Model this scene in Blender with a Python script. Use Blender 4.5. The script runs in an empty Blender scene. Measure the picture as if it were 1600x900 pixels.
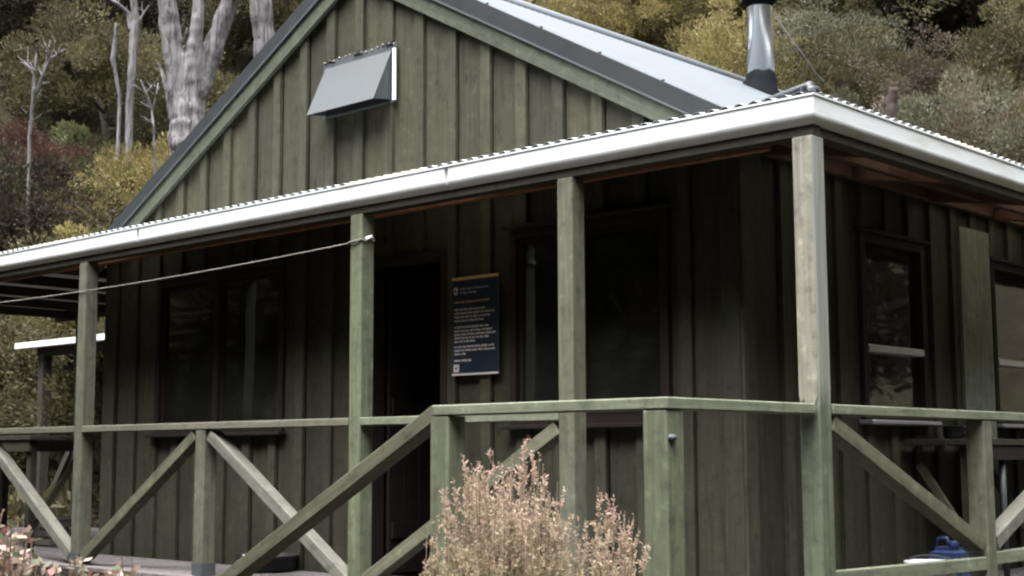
import bpy, bmesh, math, random
import numpy as np
from mathutils import Vector, Matrix, noise as mnoise

C = bpy.context.scene.collection
scene = bpy.context.scene
random.seed(7)

# ------------------------------------------------------------------ camera
F_PX, CAM = 2211.7, Vector((3.0903, -5.2704, 0.7404))
YAW, PITCH, ROLL = 0.7434, 0.1172, -0.0036
_d = Vector((-math.sin(YAW) * math.cos(PITCH), math.cos(YAW) * math.cos(PITCH), math.sin(PITCH)))
_r = _d.cross(Vector((0, 0, 1))).normalized()
_u = _r.cross(_d)
R_ = math.cos(ROLL) * _r + math.sin(ROLL) * _u
U_ = -math.sin(ROLL) * _r + math.cos(ROLL) * _u
cam_data = bpy.data.cameras.new('camera')
cam = bpy.data.objects.new('camera', cam_data)
C.objects.link(cam)
cam_data.sensor_width = 36.0
cam_data.lens = F_PX / 1600.0 * 36.0
cam_data.clip_end = 500.0
m = Matrix((R_, U_, -_d)).transposed().to_4x4()
m.translation = CAM
cam.matrix_world = m
scene.camera = cam

# ------------------------------------------------------------------ sky, sun, exposure
SUN_EL, SUN_AZ = math.radians(66), math.atan2(0.30, -0.95)   # azimuth measured from +Y towards +X
world = bpy.data.worlds.new('World')
scene.world = world
world.use_nodes = True
nt = world.node_tree
nt.nodes.clear()
sky = nt.nodes.new('ShaderNodeTexSky')
sky.sky_type = 'NISHITA'
sky.sun_disc = False
sky.sun_elevation = SUN_EL
sky.sun_rotation = SUN_AZ
sky.dust_density = 4.0
sky.air_density = 1.0
hs = nt.nodes.new('ShaderNodeHueSaturation')
hs.inputs['Saturation'].default_value = 0.12
bg = nt.nodes.new('ShaderNodeBackground')
bg.inputs['Strength'].default_value = 0.15
wo = nt.nodes.new('ShaderNodeOutputWorld')
nt.links.new(sky.outputs[0], hs.inputs['Color'])
nt.links.new(hs.outputs[0], bg.inputs['Color'])
nt.links.new(bg.outputs[0], wo.inputs['Surface'])
sd = bpy.data.lights.new('sun', 'SUN')
sd.energy = 1.0
sd.angle = math.radians(80)
sd.color = (1.0, 0.98, 0.95)
sun = bpy.data.objects.new('sun', sd)
C.objects.link(sun)
sv = Vector((math.sin(SUN_AZ) * math.cos(SUN_EL), math.cos(SUN_AZ) * math.cos(SUN_EL), math.sin(SUN_EL)))
sun.rotation_euler = sv.to_track_quat('Z', 'Y').to_euler()
sun.location = (8, -8, 30)
scene.view_settings.view_transform = 'Standard'
scene.view_settings.look = 'None'
scene.view_settings.gamma = 1.0
scene.view_settings.exposure = 3.05
scene.render.engine = 'CYCLES'
scene.cycles.use_denoising = True
scene.cycles.max_bounces = 6
scene.cycles.filter_width = 2.3
scene.cycles.transparent_max_bounces = 12

# ------------------------------------------------------------------ helpers
def at(px, py, D):
    """world point seen at photo pixel (px,py), D metres deep along the view"""
    return CAM + D * (_d + R_ * ((px - 800) / F_PX) - U_ * ((py - 450) / F_PX))

def topix(p):
    v = Vector(p) - CAM
    w = v.dot(_d)
    return 800 + F_PX * v.dot(R_) / w, 450 - F_PX * v.dot(U_) / w, w

def tag(o, label=None, cat=None, group=None, kind=None):
    if label: o['label'] = label
    if cat: o['category'] = cat
    if group: o['group'] = group
    if kind: o['kind'] = kind
    return o

def link(o, parent=None):
    C.objects.link(o)
    if parent is not None:
        o.parent = parent
    return o

def empty(name, loc=(0, 0, 0), parent=None):
    o = bpy.data.objects.new(name, None)
    o.location = loc
    o.empty_display_size = 0.2
    return link(o, parent)

def mesh_obj(name, verts, faces, mat, parent=None, smooth=False, loc=None):
    me = bpy.data.meshes.new(name)
    me.from_pydata([tuple(v) for v in verts], [], faces)
    me.materials.append(mat)
    if smooth:
        me.polygons.foreach_set('use_smooth', [True] * len(me.polygons))
    me.update()
    o = bpy.data.objects.new(name, me)
    if loc is not None: o.location = loc
    return link(o, parent)

def rel(parent):
    """offset of a parent chain (empties and parts are only ever translated)"""
    v = Vector((0, 0, 0))
    while parent is not None:
        v += parent.location
        parent = parent.parent
    return v

def box(name, lo, hi, mat, parent=None, bevel=0.0):
    """axis-aligned box from lo to hi in WORLD coordinates, its own origin at its centre"""
    lo, hi = Vector(lo), Vector(hi)
    c = (lo + hi) / 2
    s = hi - lo
    bm = bmesh.new()
    bmesh.ops.create_cube(bm, size=1.0)
    for v in bm.verts:
        v.co = Vector((v.co.x * s.x, v.co.y * s.y, v.co.z * s.z))
    if bevel:
        bmesh.ops.bevel(bm, geom=list(bm.edges), offset=min(bevel, min(s) * .3), segments=1, affect='EDGES')
    me = bpy.data.meshes.new(name)
    bm.to_mesh(me); bm.free()
    me.materials.append(mat)
    o = bpy.data.objects.new(name, me)
    o.location = c - rel(parent)
    return link(o, parent)

def timber(name, p0, p1, w, t, mat, parent=None, side=(0, 1, 0), bevel=0.004, ends=None, seg=1, wob=0.0):
    """a length of timber from p0 to p1; t is measured along 'side', w across it. Local Z runs along the grain"""
    p0, p1 = Vector(p0), Vector(p1)
    z = (p1 - p0)
    L = z.length
    z.normalize()
    y = Vector(side) - z * Vector(side).dot(z)
    y.normalize()
    x = y.cross(z)
    bm = bmesh.new()
    bmesh.ops.create_cube(bm, size=1.0)
    for v in bm.verts:
        v.co = Vector((v.co.x * w, v.co.y * t, v.co.z * L))
    if ends:   # plumb or level cuts: shear the end faces, ends=(slope0, slope1) along local x
        for v in bm.verts:
            v.co.z += v.co.x * (ends[1] if v.co.z > 0 else ends[0])
    if bevel:
        bmesh.ops.bevel(bm, geom=list(bm.edges), offset=min(bevel, w * .3, t * .3), segments=1, affect='EDGES')
    me = bpy.data.meshes.new(name)
    bm.to_mesh(me); bm.free()
    me.materials.append(mat)
    o = bpy.data.objects.new(name, me)
    M = Matrix((x, y, z)).transposed().to_4x4()
    M.translation = (p0 + p1) / 2 - rel(parent)
    o.matrix_local = M
    return link(o, parent)

def tube_geo(path, radii, n=8, flute=0.0, seed=0, cap=True, base=0):
    path = [Vector(p) for p in path]
    verts, faces = [], []
    rnd = random.Random(seed)
    ph = [rnd.uniform(0, 6.28) for _ in range(4)]
    for i, p in enumerate(path):
        a = path[max(i - 1, 0)]; b = path[min(i + 1, len(path) - 1)]
        t = (b - a).normalized()
        x = t.cross(Vector((0.31, 0.9, 0.05))).normalized()
        y = t.cross(x)
        for k in range(n):
            an = 2 * math.pi * k / n
            rr = radii[i] * (1 + flute * (math.sin(3 * an + ph[0] + i * .21) * .5 + math.sin(5 * an + ph[1] - i * .3) * .35 + math.sin(an * 2 + i * .8 + ph[2]) * .3))
            verts.append(p + (x * math.cos(an) + y * math.sin(an)) * rr)
    for i in range(len(path) - 1):
        for k in range(n):
            a = i * n + k; b = i * n + (k + 1) % n
            faces.append((base + a, base + b, base + b + n, base + a + n))
    if cap:
        faces.append(tuple(base + k for k in reversed(range(n))))
        o = (len(path) - 1) * n
        faces.append(tuple(base + o + k for k in range(n)))
    return verts, faces

def tube(name, path, radii, mat, parent=None, n=8, **kw):
    if not hasattr(radii, '__len__'): radii = [radii] * len(path)
    v, f = tube_geo(path, radii, n, **kw)
    r = rel(parent)
    o = mesh_obj(name, [p - r for p in v], f, mat, parent, smooth=True)
    return o

def lathe(name, c, prof, mat, parent=None, n=20, closed=True):
    """profile [(r,z)...] turned about the vertical through c (world)"""
    v, f = [], []
    for (r, z) in prof:
        for k in range(n):
            a = 2 * math.pi * k / n
            v.append(Vector((r * math.cos(a), r * math.sin(a), z)))
    for i in range(len(prof) - 1):
        for k in range(n):
            a = i * n + k; b = i * n + (k + 1) % n
            f.append((a, b, b + n, a + n))
    if closed:
        f.append(tuple(reversed(range(n))))
        f.append(tuple((len(prof) - 1) * n + k for k in range(n)))
    return mesh_obj(name, v, f, mat, parent, smooth=True, loc=Vector(c) - rel(parent))

# ------------------------------------------------------------------ materials
def new_mat(name):
    mt = bpy.data.materials.new(name)
    mt.use_nodes = True
    n = mt.node_tree
    n.nodes.clear()
    out = n.nodes.new('ShaderNodeOutputMaterial')
    b = n.nodes.new('ShaderNodeBsdfPrincipled')
    n.links.new(b.outputs[0], out.inputs['Surface'])
    return mt, n, b

def ramp(n, stops):
    r = n.nodes.new('ShaderNodeValToRGB')
    el = r.color_ramp.elements
    while len(el) < len(stops): el.new(0.5)
    for e, (p, c) in zip(el, stops):
        e.position = p
        e.color = (*c, 1) if len(c) == 3 else c
    return r

def sc3(c, k): return tuple(x * k for x in c)

def wood(name, base, patch=None, grain=1.0, rough=0.8, patch_amt=0.55, knots=0.5, var=0.25, bleach=None, blotch=0.8):
    mt, n, b = new_mat(name)
    L = n.links
    tc = n.nodes.new('ShaderNodeTexCoord')
    oi = n.nodes.new('ShaderNodeObjectInfo')
    off = n.nodes.new('ShaderNodeVectorMath'); off.operation = 'SCALE'
    comb = n.nodes.new('ShaderNodeCombineXYZ'); comb.inputs[0].default_value = 13.0; comb.inputs[1].default_value = 7.0; comb.inputs[2].default_value = 29.0
    L.new(comb.outputs[0], off.inputs[0]); L.new(oi.outputs['Random'], off.inputs['Scale'])
    add = n.nodes.new('ShaderNodeVectorMath'); add.operation = 'ADD'
    L.new(tc.outputs['Object'], add.inputs[0]); L.new(off.outputs[0], add.inputs[1])
    mp = n.nodes.new('ShaderNodeMapping'); mp.inputs['Scale'].default_value = (42, 42, 2.2)
    L.new(add.outputs[0], mp.inputs['Vector'])
    g = n.nodes.new('ShaderNodeTexNoise'); g.inputs['Scale'].default_value = 1.0; g.inputs['Detail'].default_value = 5; g.inputs['Distortion'].default_value = 0.6
    L.new(mp.outputs[0], g.inputs['Vector'])
    r1 = ramp(n, [(0.28, sc3(base, 1 - .42 * grain)), (0.5, base), (0.75, sc3(base, 1 + .38 * grain))])
    L.new(g.outputs['Fac'], r1.inputs[0])
    # broad weathering in patches
    mp2 = n.nodes.new('ShaderNodeMapping'); mp2.inputs['Scale'].default_value = (7, 7, 1.7)
    L.new(add.outputs[0], mp2.inputs['Vector'])
    w = n.nodes.new('ShaderNodeTexNoise'); w.inputs['Scale'].default_value = 1.0; w.inputs['Detail'].default_value = 6; w.inputs['Roughness'].default_value = .65
    L.new(mp2.outputs[0], w.inputs['Vector'])
    r2 = ramp(n, [(0.42, (0, 0, 0)), (0.68, (patch_amt,) * 3)])
    L.new(w.outputs['Fac'], r2.inputs[0])
    mx = n.nodes.new('ShaderNodeMix'); mx.data_type = 'RGBA'
    L.new(r2.outputs[0], mx.inputs['Factor']); L.new(r1.outputs[0], mx.inputs['A'])
    mx.inputs['B'].default_value = (*(patch or sc3(base, 1.7)), 1)
    bl = n.nodes.new('ShaderNodeTexNoise'); bl.inputs['Scale'].default_value = 16.0; bl.inputs['Detail'].default_value = 5; bl.inputs['Roughness'].default_value = .6
    L.new(add.outputs[0], bl.inputs['Vector'])
    rbl = ramp(n, [(0.33, (.62, .62, .6)), (0.47, (1, 1, 1)), (0.58, (1, 1, 1)), (0.72, (1.55, 1.6, 1.5))])
    L.new(bl.outputs['Fac'], rbl.inputs[0])
    mbl = n.nodes.new('ShaderNodeMix'); mbl.data_type = 'RGBA'; mbl.blend_type = 'MULTIPLY'; mbl.inputs['Factor'].default_value = blotch
    L.new(mx.outputs['Result'], mbl.inputs['A']); L.new(rbl.outputs[0], mbl.inputs['B'])
    src = mbl.outputs['Result']
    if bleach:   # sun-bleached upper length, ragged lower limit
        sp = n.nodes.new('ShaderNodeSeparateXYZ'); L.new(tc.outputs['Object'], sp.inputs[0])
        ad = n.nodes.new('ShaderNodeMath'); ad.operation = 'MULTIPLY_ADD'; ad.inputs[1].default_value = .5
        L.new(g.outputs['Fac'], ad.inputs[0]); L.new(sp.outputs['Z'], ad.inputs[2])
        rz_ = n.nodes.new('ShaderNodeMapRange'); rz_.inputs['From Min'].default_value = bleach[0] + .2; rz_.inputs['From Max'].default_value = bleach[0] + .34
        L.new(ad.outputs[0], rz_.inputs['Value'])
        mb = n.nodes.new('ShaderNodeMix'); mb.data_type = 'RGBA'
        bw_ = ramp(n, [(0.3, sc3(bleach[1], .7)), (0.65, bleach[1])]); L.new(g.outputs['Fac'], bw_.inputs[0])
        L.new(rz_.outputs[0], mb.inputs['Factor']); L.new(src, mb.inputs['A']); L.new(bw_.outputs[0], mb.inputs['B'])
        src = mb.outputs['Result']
    # knots and nail stains
    mp3 = n.nodes.new('ShaderNodeMapping'); mp3.inputs['Scale'].default_value = (5.5, 5.5, 2.4)
    L.new(add.outputs[0], mp3.inputs['Vector'])
    vo = n.nodes.new('ShaderNodeTexVoronoi'); vo.inputs['Scale'].default_value = 1.0
    L.new(mp3.outputs[0], vo.inputs['Vector'])
    r3 = ramp(n, [(0.03, (1 - .75 * knots,) * 3), (0.11, (1, 1, 1))])
    L.new(vo.outputs['Distance'], r3.inputs[0])
    mk = n.nodes.new('ShaderNodeMix'); mk.data_type = 'RGBA'; mk.blend_type = 'MULTIPLY'; mk.inputs['Factor'].default_value = 1
    L.new(src, mk.inputs['A']); L.new(r3.outputs[0], mk.inputs['B'])
    # piece to piece variation
    mr = n.nodes.new('ShaderNodeMapRange'); mr.inputs['To Min'].default_value = 1 - var; mr.inputs['To Max'].default_value = 1 + var
    L.new(oi.outputs['Random'], mr.inputs['Value'])
    mv = n.nodes.new('ShaderNodeVectorMath'); mv.operation = 'SCALE'
    L.new(mk.outputs['Result'], mv.inputs[0]); L.new(mr.outputs[0], mv.inputs['Scale'])
    L.new(mv.outputs[0], b.inputs['Base Color'])
    b.inputs['Roughness'].default_value = rough
    b.inputs['Specular IOR Level'].default_value = 0.25
    bp = n.nodes.new('ShaderNodeBump'); bp.inputs['Strength'].default_value = 0.35; bp.inputs['Distance'].default_value = 0.004
    L.new(g.outputs['Fac'], bp.inputs['Height']); L.new(bp.outputs[0], b.inputs['Normal'])
    return mt

def metal(name, base, rough=0.4, metallic=0.6, streak=0.25, scale=(3, 3, 3), dirt=None):
    mt, n, b = new_mat(name)
    L = n.links
    tc = n.nodes.new('ShaderNodeTexCoord')
    mp = n.nodes.new('ShaderNodeMapping'); mp.inputs['Scale'].default_value = scale
    L.new(tc.outputs['Object'], mp.inputs['Vector'])
    g = n.nodes.new('ShaderNodeTexNoise'); g.inputs['Scale'].default_value = 1.0; g.inputs['Detail'].default_value = 6; g.inputs['Roughness'].default_value = .6
    L.new(mp.outputs[0], g.inputs['Vector'])
    r1 = ramp(n, [(0.3, dirt or sc3(base, 1 - streak)), (0.5, base), (0.8, sc3(base, min(1 + streak * .5, .95 / max(base))))])
    L.new(g.outputs['Fac'], r1.inputs[0])
    L.new(r1.outputs[0], b.inputs['Base Color'])
    rr = n.nodes.new('ShaderNodeMapRange'); rr.inputs['To Min'].default_value = rough * .8; rr.inputs['To Max'].default_value = rough * 1.25
    L.new(g.outputs['Fac'], rr.inputs['Value']); L.new(rr.outputs[0], b.inputs['Roughness'])
    b.inputs['Metallic'].default_value = metallic
    return mt

def plain(name, base, rough=0.6, var=0.15, scale=12.0, spec=0.3):
    mt, n, b = new_mat(name)
    L = n.links
    tc = n.nodes.new('ShaderNodeTexCoord')
    g = n.nodes.new('ShaderNodeTexNoise'); g.inputs['Scale'].default_value = scale; g.inputs['Detail'].default_value = 4
    L.new(tc.outputs['Object'], g.inputs['Vector'])
    r1 = ramp(n, [(0.3, sc3(base, 1 - var)), (0.7, sc3(base, 1 + var))])
    L.new(g.outputs['Fac'], r1.inputs[0]); L.new(r1.outputs[0], b.inputs['Base Color'])
    b.inputs['Roughness'].default_value = rough
    b.inputs['Specular IOR Level'].default_value = spec
    return mt

def glass_mat(name):
    mt = bpy.data.materials.new(name); mt.use_nodes = True
    n = mt.node_tree; n.nodes.clear()
    out = n.nodes.new('ShaderNodeOutputMaterial')
    tr = n.nodes.new('ShaderNodeBsdfTransparent'); tr.inputs[0].default_value = (.55, .57, .55, 1)
    gl = n.nodes.new('ShaderNodeBsdfGlossy'); gl.inputs['Roughness'].default_value = 0.03
    fr = n.nodes.new('ShaderNodeFresnel'); fr.inputs['IOR'].default_value = 1.8
    tc = n.nodes.new('ShaderNodeTexCoord')
    ns = n.nodes.new('ShaderNodeTexNoise'); ns.inputs['Scale'].default_value = 1.6
    bp = n.nodes.new('ShaderNodeBump'); bp.inputs['Strength'].default_value = .06; bp.inputs['Distance'].default_value = .05
    n.links.new(tc.outputs['Object'], ns.inputs['Vector']); n.links.new(ns.outputs['Fac'], bp.inputs['Height'])
    n.links.new(bp.outputs[0], gl.inputs['Normal'])
    mx = n.nodes.new('ShaderNodeMixShader')
    n.links.new(fr.outputs[0], mx.inputs[0]); n.links.new(tr.outputs[0], mx.inputs[1]); n.links.new(gl.outputs[0], mx.inputs[2])
    du = n.nodes.new('ShaderNodeBsdfDiffuse'); du.inputs[0].default_value = (.30, .31, .27, 1)      # grey reflection sheen painted as a diffuse layer
    m2 = n.nodes.new('ShaderNodeMixShader')
    n2 = n.nodes.new('ShaderNodeTexNoise'); n2.inputs['Scale'].default_value = 5; n2.inputs['Detail'].default_value = 5
    n.links.new(tc.outputs['Object'], n2.inputs['Vector'])
    mr = n.nodes.new('ShaderNodeMapRange'); mr.inputs['To Min'].default_value = .0; mr.inputs['To Max'].default_value = .075
    n.links.new(n2.outputs['Fac'], mr.inputs['Value']); n.links.new(mr.outputs[0], m2.inputs[0])
    n.links.new(mx.outputs[0], m2.inputs[1]); n.links.new(du.outputs[0], m2.inputs[2])
    n.links.new(m2.outputs[0], out.inputs['Surface'])
    return mt

def leaf_mat(name, cols, trans=0.42, rough=0.6, obj_var=0.25):
    """cols: list of stops over the per-leaf random attribute 'tint'"""
    mt, n, b = new_mat(name)
    L = n.links
    at_ = n.nodes.new('ShaderNodeAttribute'); at_.attribute_name = 'tint'
    k = len(cols)
    r1 = ramp(n, [(i / (k - 1), c) for i, c in enumerate(cols)])
    L.new(at_.outputs['Fac'], r1.inputs[0])
    oi = n.nodes.new('ShaderNodeObjectInfo')
    mr = n.nodes.new('ShaderNodeMapRange'); mr.inputs['To Min'].default_value = 1 - obj_var; mr.inputs['To Max'].default_value = 1 + obj_var
    L.new(oi.outputs['Random'], mr.inputs['Value'])
    mv = n.nodes.new('ShaderNodeVectorMath'); mv.operation = 'SCALE'
    L.new(r1.outputs[0], mv.inputs[0]); L.new(mr.outputs[0], mv.inputs['Scale'])
    L.new(mv.outputs[0], b.inputs['Base Color'])
    b.inputs['Roughness'].default_value = rough
    b.inputs['Specular IOR Level'].default_value = 0.2
    tl = n.nodes.new('ShaderNodeBsdfTranslucent')
    L.new(mv.outputs[0], tl.inputs['Color'])
    ms = n.nodes.new('ShaderNodeMixShader'); ms.inputs[0].default_value = trans
    L.new(b.outputs[0], ms.inputs[1]); L.new(tl.outputs[0], ms.inputs[2])
    out = [x for x in n.nodes if x.type == 'OUTPUT_MATERIAL'][0]
    L.new(ms.outputs[0], out.inputs['Surface'])
    return mt

def bark_mat(name, light, dark, scale=(9, 9, 1.6)):
    mt, n, b = new_mat(name)
    L = n.links
    tc = n.nodes.new('ShaderNodeTexCoord')
    mp = n.nodes.new('ShaderNodeMapping'); mp.inputs['Scale'].default_value = scale
    L.new(tc.outputs['Object'], mp.inputs['Vector'])
    g = n.nodes.new('ShaderNodeTexNoise'); g.inputs['Scale'].default_value = 1; g.inputs['Detail'].default_value = 8; g.inputs['Roughness'].default_value = .7; g.inputs['Distortion'].default_value = 1.2
    L.new(mp.outputs[0], g.inputs['Vector'])
    r1 = ramp(n, [(0.38, dark), (0.47, sc3(light, .5)), (0.56, sc3(light, .8)), (0.66, light)])
    L.new(g.outputs['Fac'], r1.inputs[0]); L.new(r1.outputs[0], b.inputs['Base Color'])
    b.inputs['Roughness'].default_value = .9
    bp = n.nodes.new('ShaderNodeBump'); bp.inputs['Strength'].default_value = .8; bp.inputs['Distance'].default_value = .05
    L.new(g.outputs['Fac'], bp.inputs['Height']); L.new(bp.outputs[0], b.inputs['Normal'])
    return mt

def ground_mat():
    mt, n, b = new_mat('forest_floor')
    L = n.links
    tc = n.nodes.new('ShaderNodeTexCoord')
    g = n.nodes.new('ShaderNodeTexNoise'); g.inputs['Scale'].default_value = 1.3; g.inputs['Detail'].default_value = 9; g.inputs['Roughness'].default_value = .7
    L.new(tc.outputs['Object'], g.inputs['Vector'])
    r1 = ramp(n, [(0.32, (.018, .013, .008)), (0.5, (.04, .032, .016)), (0.68, (.06, .058, .025))])
    L.new(g.outputs['Fac'], r1.inputs[0]); L.new(r1.outputs[0], b.inputs['Base Color'])
    b.inputs['Roughness'].default_value = 1
    bp = n.nodes.new('ShaderNodeBump'); bp.inputs['Strength'].default_value = 1; bp.inputs['Distance'].default_value = .25
    L.new(g.outputs['Fac'], bp.inputs['Height']); L.new(bp.outputs[0], b.inputs['Normal'])
    return mt

M = {}
M['board'] = wood('olive_board', (.0275, .0268, .0165), patch=(.039, .0375, .0245), grain=.8, patch_amt=.65, var=.24, knots=.85)
M['batten'] = wood('olive_batten', (.0295, .0300, .0190), patch=(.043, .0435, .030), grain=.8, patch_amt=.65, var=.22, knots=.7)
M['barge'] = wood('green_barge', (.052, .059, .043), patch=(.039, .043, .032), grain=.6, patch_amt=.6, var=.06)
M['post'] = wood('weathered_green_post', (.084, .094, .061), patch=(.054, .059, .038), grain=.8, patch_amt=.75, var=.1)
M['post_grey'] = wood('weathered_grey_post', (.074, .076, .055), patch=(.10, .10, .08), grain=.75, patch_amt=.65, var=.08)
M['rail'] = wood('weathered_rail', (.124, .136, .097), patch=(.082, .090, .061), grain=.75, patch_amt=.7, var=.08)
M['rail_brown'] = wood('brown_grey_rail', (.095, .092, .071), patch=(.066, .064, .047), grain=.7, patch_amt=.6, var=.08)
M['brace'] = wood('brace_timber', (.084, .083, .057), patch=(.055, .056, .037), grain=.75, patch_amt=.6, var=.12)
M['brace_pale'] = wood('bare_brace_timber', (.112, .110, .094), patch=(.085, .082, .066), grain=.7, patch_amt=.65, var=.06)
M['pale_board'] = wood('paler_cover_board', (.15, .165, .128), patch=(.11, .12, .09), grain=.7, patch_amt=.55, var=.05)  # wall colour with the stronger daylight on this panel painted in
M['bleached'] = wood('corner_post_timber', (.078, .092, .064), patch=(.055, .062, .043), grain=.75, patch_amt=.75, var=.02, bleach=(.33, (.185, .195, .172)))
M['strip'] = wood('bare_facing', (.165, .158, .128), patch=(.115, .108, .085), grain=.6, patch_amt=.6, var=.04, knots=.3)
M['beam'] = wood('dark_beam', (.026, .022, .017), grain=.5, patch_amt=.3)
M['rafter'] = wood('red_rafter', (.058, .028, .018), patch=(.04, .021, .014), grain=.6, patch_amt=.5, var=.15)
M['deck'] = wood('grey_deck', (.125, .112, .115), patch=(.09, .08, .08), grain=.6, patch_amt=.5, var=.12)
M['frame'] = wood('brown_joinery', (.0115, .0075, .0065), grain=.5, patch_amt=.3, knots=.1, var=.1)
M['door'] = wood('brown_door', (.0065, .004, .0033), grain=.6, patch_amt=.3, knots=.3, var=.15)
M['wallback'] = plain('wall_backing', (.016, .015, .012), .9)
M['inside'] = plain('lining', (.05, .035, .025), .9)
M['curtain'] = plain('curtain_cloth', (.085, .08, .065), .95, var=.2, scale=5)
M['redcurtain'] = plain('red_brown_lining', (.16, .055, .022), .9, var=.25, scale=6)
M['roof'] = metal('galvanised_roofing', (.062, .073, .083), .5, .2, .16, (2, 6, 2))
M['vroof'] = metal('veranda_roofing', (.42, .44, .45), .5, .2, .15, (3, 3, 3))
M['flash'] = metal('slate_flashing', (.026, .030, .033), .38, .2, .15, (4, 4, 4))
M['gutter'] = metal('white_gutter', (.51, .535, .55), .4, 0.0, .10, (2.2, 2.2, 14), dirt=(.40, .40, .38))
M['hood'] = metal('grey_blue_sheet', (.037, .043, .048), .5, .0, .16, (6, 6, 6))
M['flue'] = metal('bright_flue', (0.624, 0.640, 0.664), .22, .9, .10, (3, 3, .6))
M['lead'] = metal('lead_boot', (.006, .007, .009), .75, .0, .4, (14, 14, 14))
M['zinc'] = metal('zinc_bracket', (.055, .060, .066), .6, .2, .15, (8, 8, 8))
M['alu'] = metal('aluminium_bar', (.5, .52, .58), .3, .8, .1, (5, 5, 5))
M['glass'] = glass_mat('window_glass')
M['clear'] = None
M['pale_tin'] = plain('weathered_tin', (.26, .25, .22), .8, .3, 30)
M['black'] = plain('black_plastic', (.012, .012, .013), .5)
M['white'] = plain('white_plastic', (.7, .7, .72), .5, .06)
M['blue'] = plain('blue_plastic', (.032, .052, .135), .45, .2, 6)
M['rope'] = plain('pale_cord', (.16, .145, .125), .9)
M['sign'] = plain('navy_sign_face', (.012, .019, .032), .45, .12, 5)
M['gold'] = plain('gold_strip', (.42, .28, .12), .5, .1)
M['print'] = plain('white_print', (.48, .45, .43), .6, .08)
M['print_gold'] = plain('tan_print', (.40, .29, .17), .6, .08)
M['crate'] = wood('grey_crate', (.20, .19, .175), grain=.4, patch_amt=.4)
M['ground'] = ground_mat()
M['bark'] = bark_mat('pale_dead_bark', (.150, .140, .146), (.018, .015, .016), (16, 16, 1.6))
M['bark_dark'] = bark_mat('brown_bark', (.09, .07, .055), (.02, .015, .012))
M['stump'] = bark_mat('red_brown_wood', (.055, .034, .03), (.015, .01, .008))
M['stem'] = plain('twig', (.16, .12, .085), .9)

M['lead'].node_tree.nodes['Principled BSDF'].inputs['Specular IOR Level'].default_value = .05
M['raw'] = wood('raw_orange_purlin', (.17, .078, .046), patch=(.13, .06, .036), grain=.6, patch_amt=.5, var=.1)  # raw timber, with light from the clear sheets brightened into its colour
def clear_mat():
    mt = bpy.data.materials.new('clear_sheet'); mt.use_nodes = True
    n = mt.node_tree; n.nodes.clear()
    out = n.nodes.new('ShaderNodeOutputMaterial')
    tl = n.nodes.new('ShaderNodeBsdfTranslucent'); tl.inputs[0].default_value = (.30, .27, .22, 1)
    df = n.nodes.new('ShaderNodeBsdfDiffuse'); df.inputs[0].default_value = (.5, .5, .47, 1)
    mx = n.nodes.new('ShaderNodeMixShader'); mx.inputs[0].default_value = .45
    n.links.new(tl.outputs[0], mx.inputs[1]); n.links.new(df.outputs[0], mx.inputs[2])
    n.links.new(mx.outputs[0], out.inputs['Surface'])
    return mt
M['clear'] = clear_mat()

# ------------------------------------------------------------------ ground and hillsides
def sstep(a, b, x):
    t = min(max((x - a) / (b - a), 0), 1)
    return t * t * (3 - 2 * t)

DX, DY = -math.sin(YAW), math.cos(YAW)          # horizontal view direction
def ground_z(x, y):
    ex, ey = x - CAM.x, y - CAM.y
    D = ex * DX + ey * DY
    Lt = ex * DY - ey * DX
    z = -0.85 + .65 * sstep(7, 16, D)
    T = 16.8 - .28 * min(max(Lt, -2), 12)
    back = max(0, D - T)
    h1 = .60 * (back * back / (back + 1.6)) if back > 0 else 0
    r = math.hypot(x, y + 3)
    r0 = 17 - 7.5 * sstep(4, -5, D) + 3.5 * sstep(2, 12, x + .3 * y)
    o = max(0, r - r0)
    h2 = 1.15 * (o * o / (o + 2.5)) if o > 0 else 0
    h = max(h1, h2)
    h = min(h, 34 + .1 * h)
    w = min(h / 2.0, 1)
    z += h + w * (1.1 * mnoise.noise(Vector((x * .16, y * .16, 0))) + .45 * mnoise.noise(Vector((x * .5, y * .5, 3))))
    z += .05 * mnoise.noise(Vector((x * .6, y * .6, 7)))
    return z

def build_ground():
    n = 150
    xs = [(-1 + 2 * i / n) for i in range(n + 1)]
    pos = [75 * (.45 * t + .55 * t * abs(t)) for t in xs]
    verts = [(px - 3, py + 3, ground_z(px - 3, py + 3)) for py in pos for px in pos]
    W = n + 1
    faces = [(j * W + i, j * W + i + 1, (j + 1) * W + i + 1, (j + 1) * W + i) for j in range(n) for i in range(n)]
    o = mesh_obj('ground', verts, faces, M['ground'], smooth=True)
    tag(o, kind='structure')
build_ground()

# ------------------------------------------------------------------ the hut
YW, XR, XL, YB = 0.71, -0.85, -6.78, 7.6        # front wall, right wall, left wall, back wall
RX, SL = -3.79, 0.55                            # ridge line and roof slope
ZV = 2.49                                       # roof top at X = -0.91
def roof_z(x): return ZV + SL * ((-0.91 - x) if x > RX else (-0.91 - 2 * RX + x))
HR, HT = 0.95, 2.105
hut = empty('hut', (RX, 3.5, -0.85))
tag(hut, 'olive green board and batten hut with wrap-around veranda and white gutter', 'hut')

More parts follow.
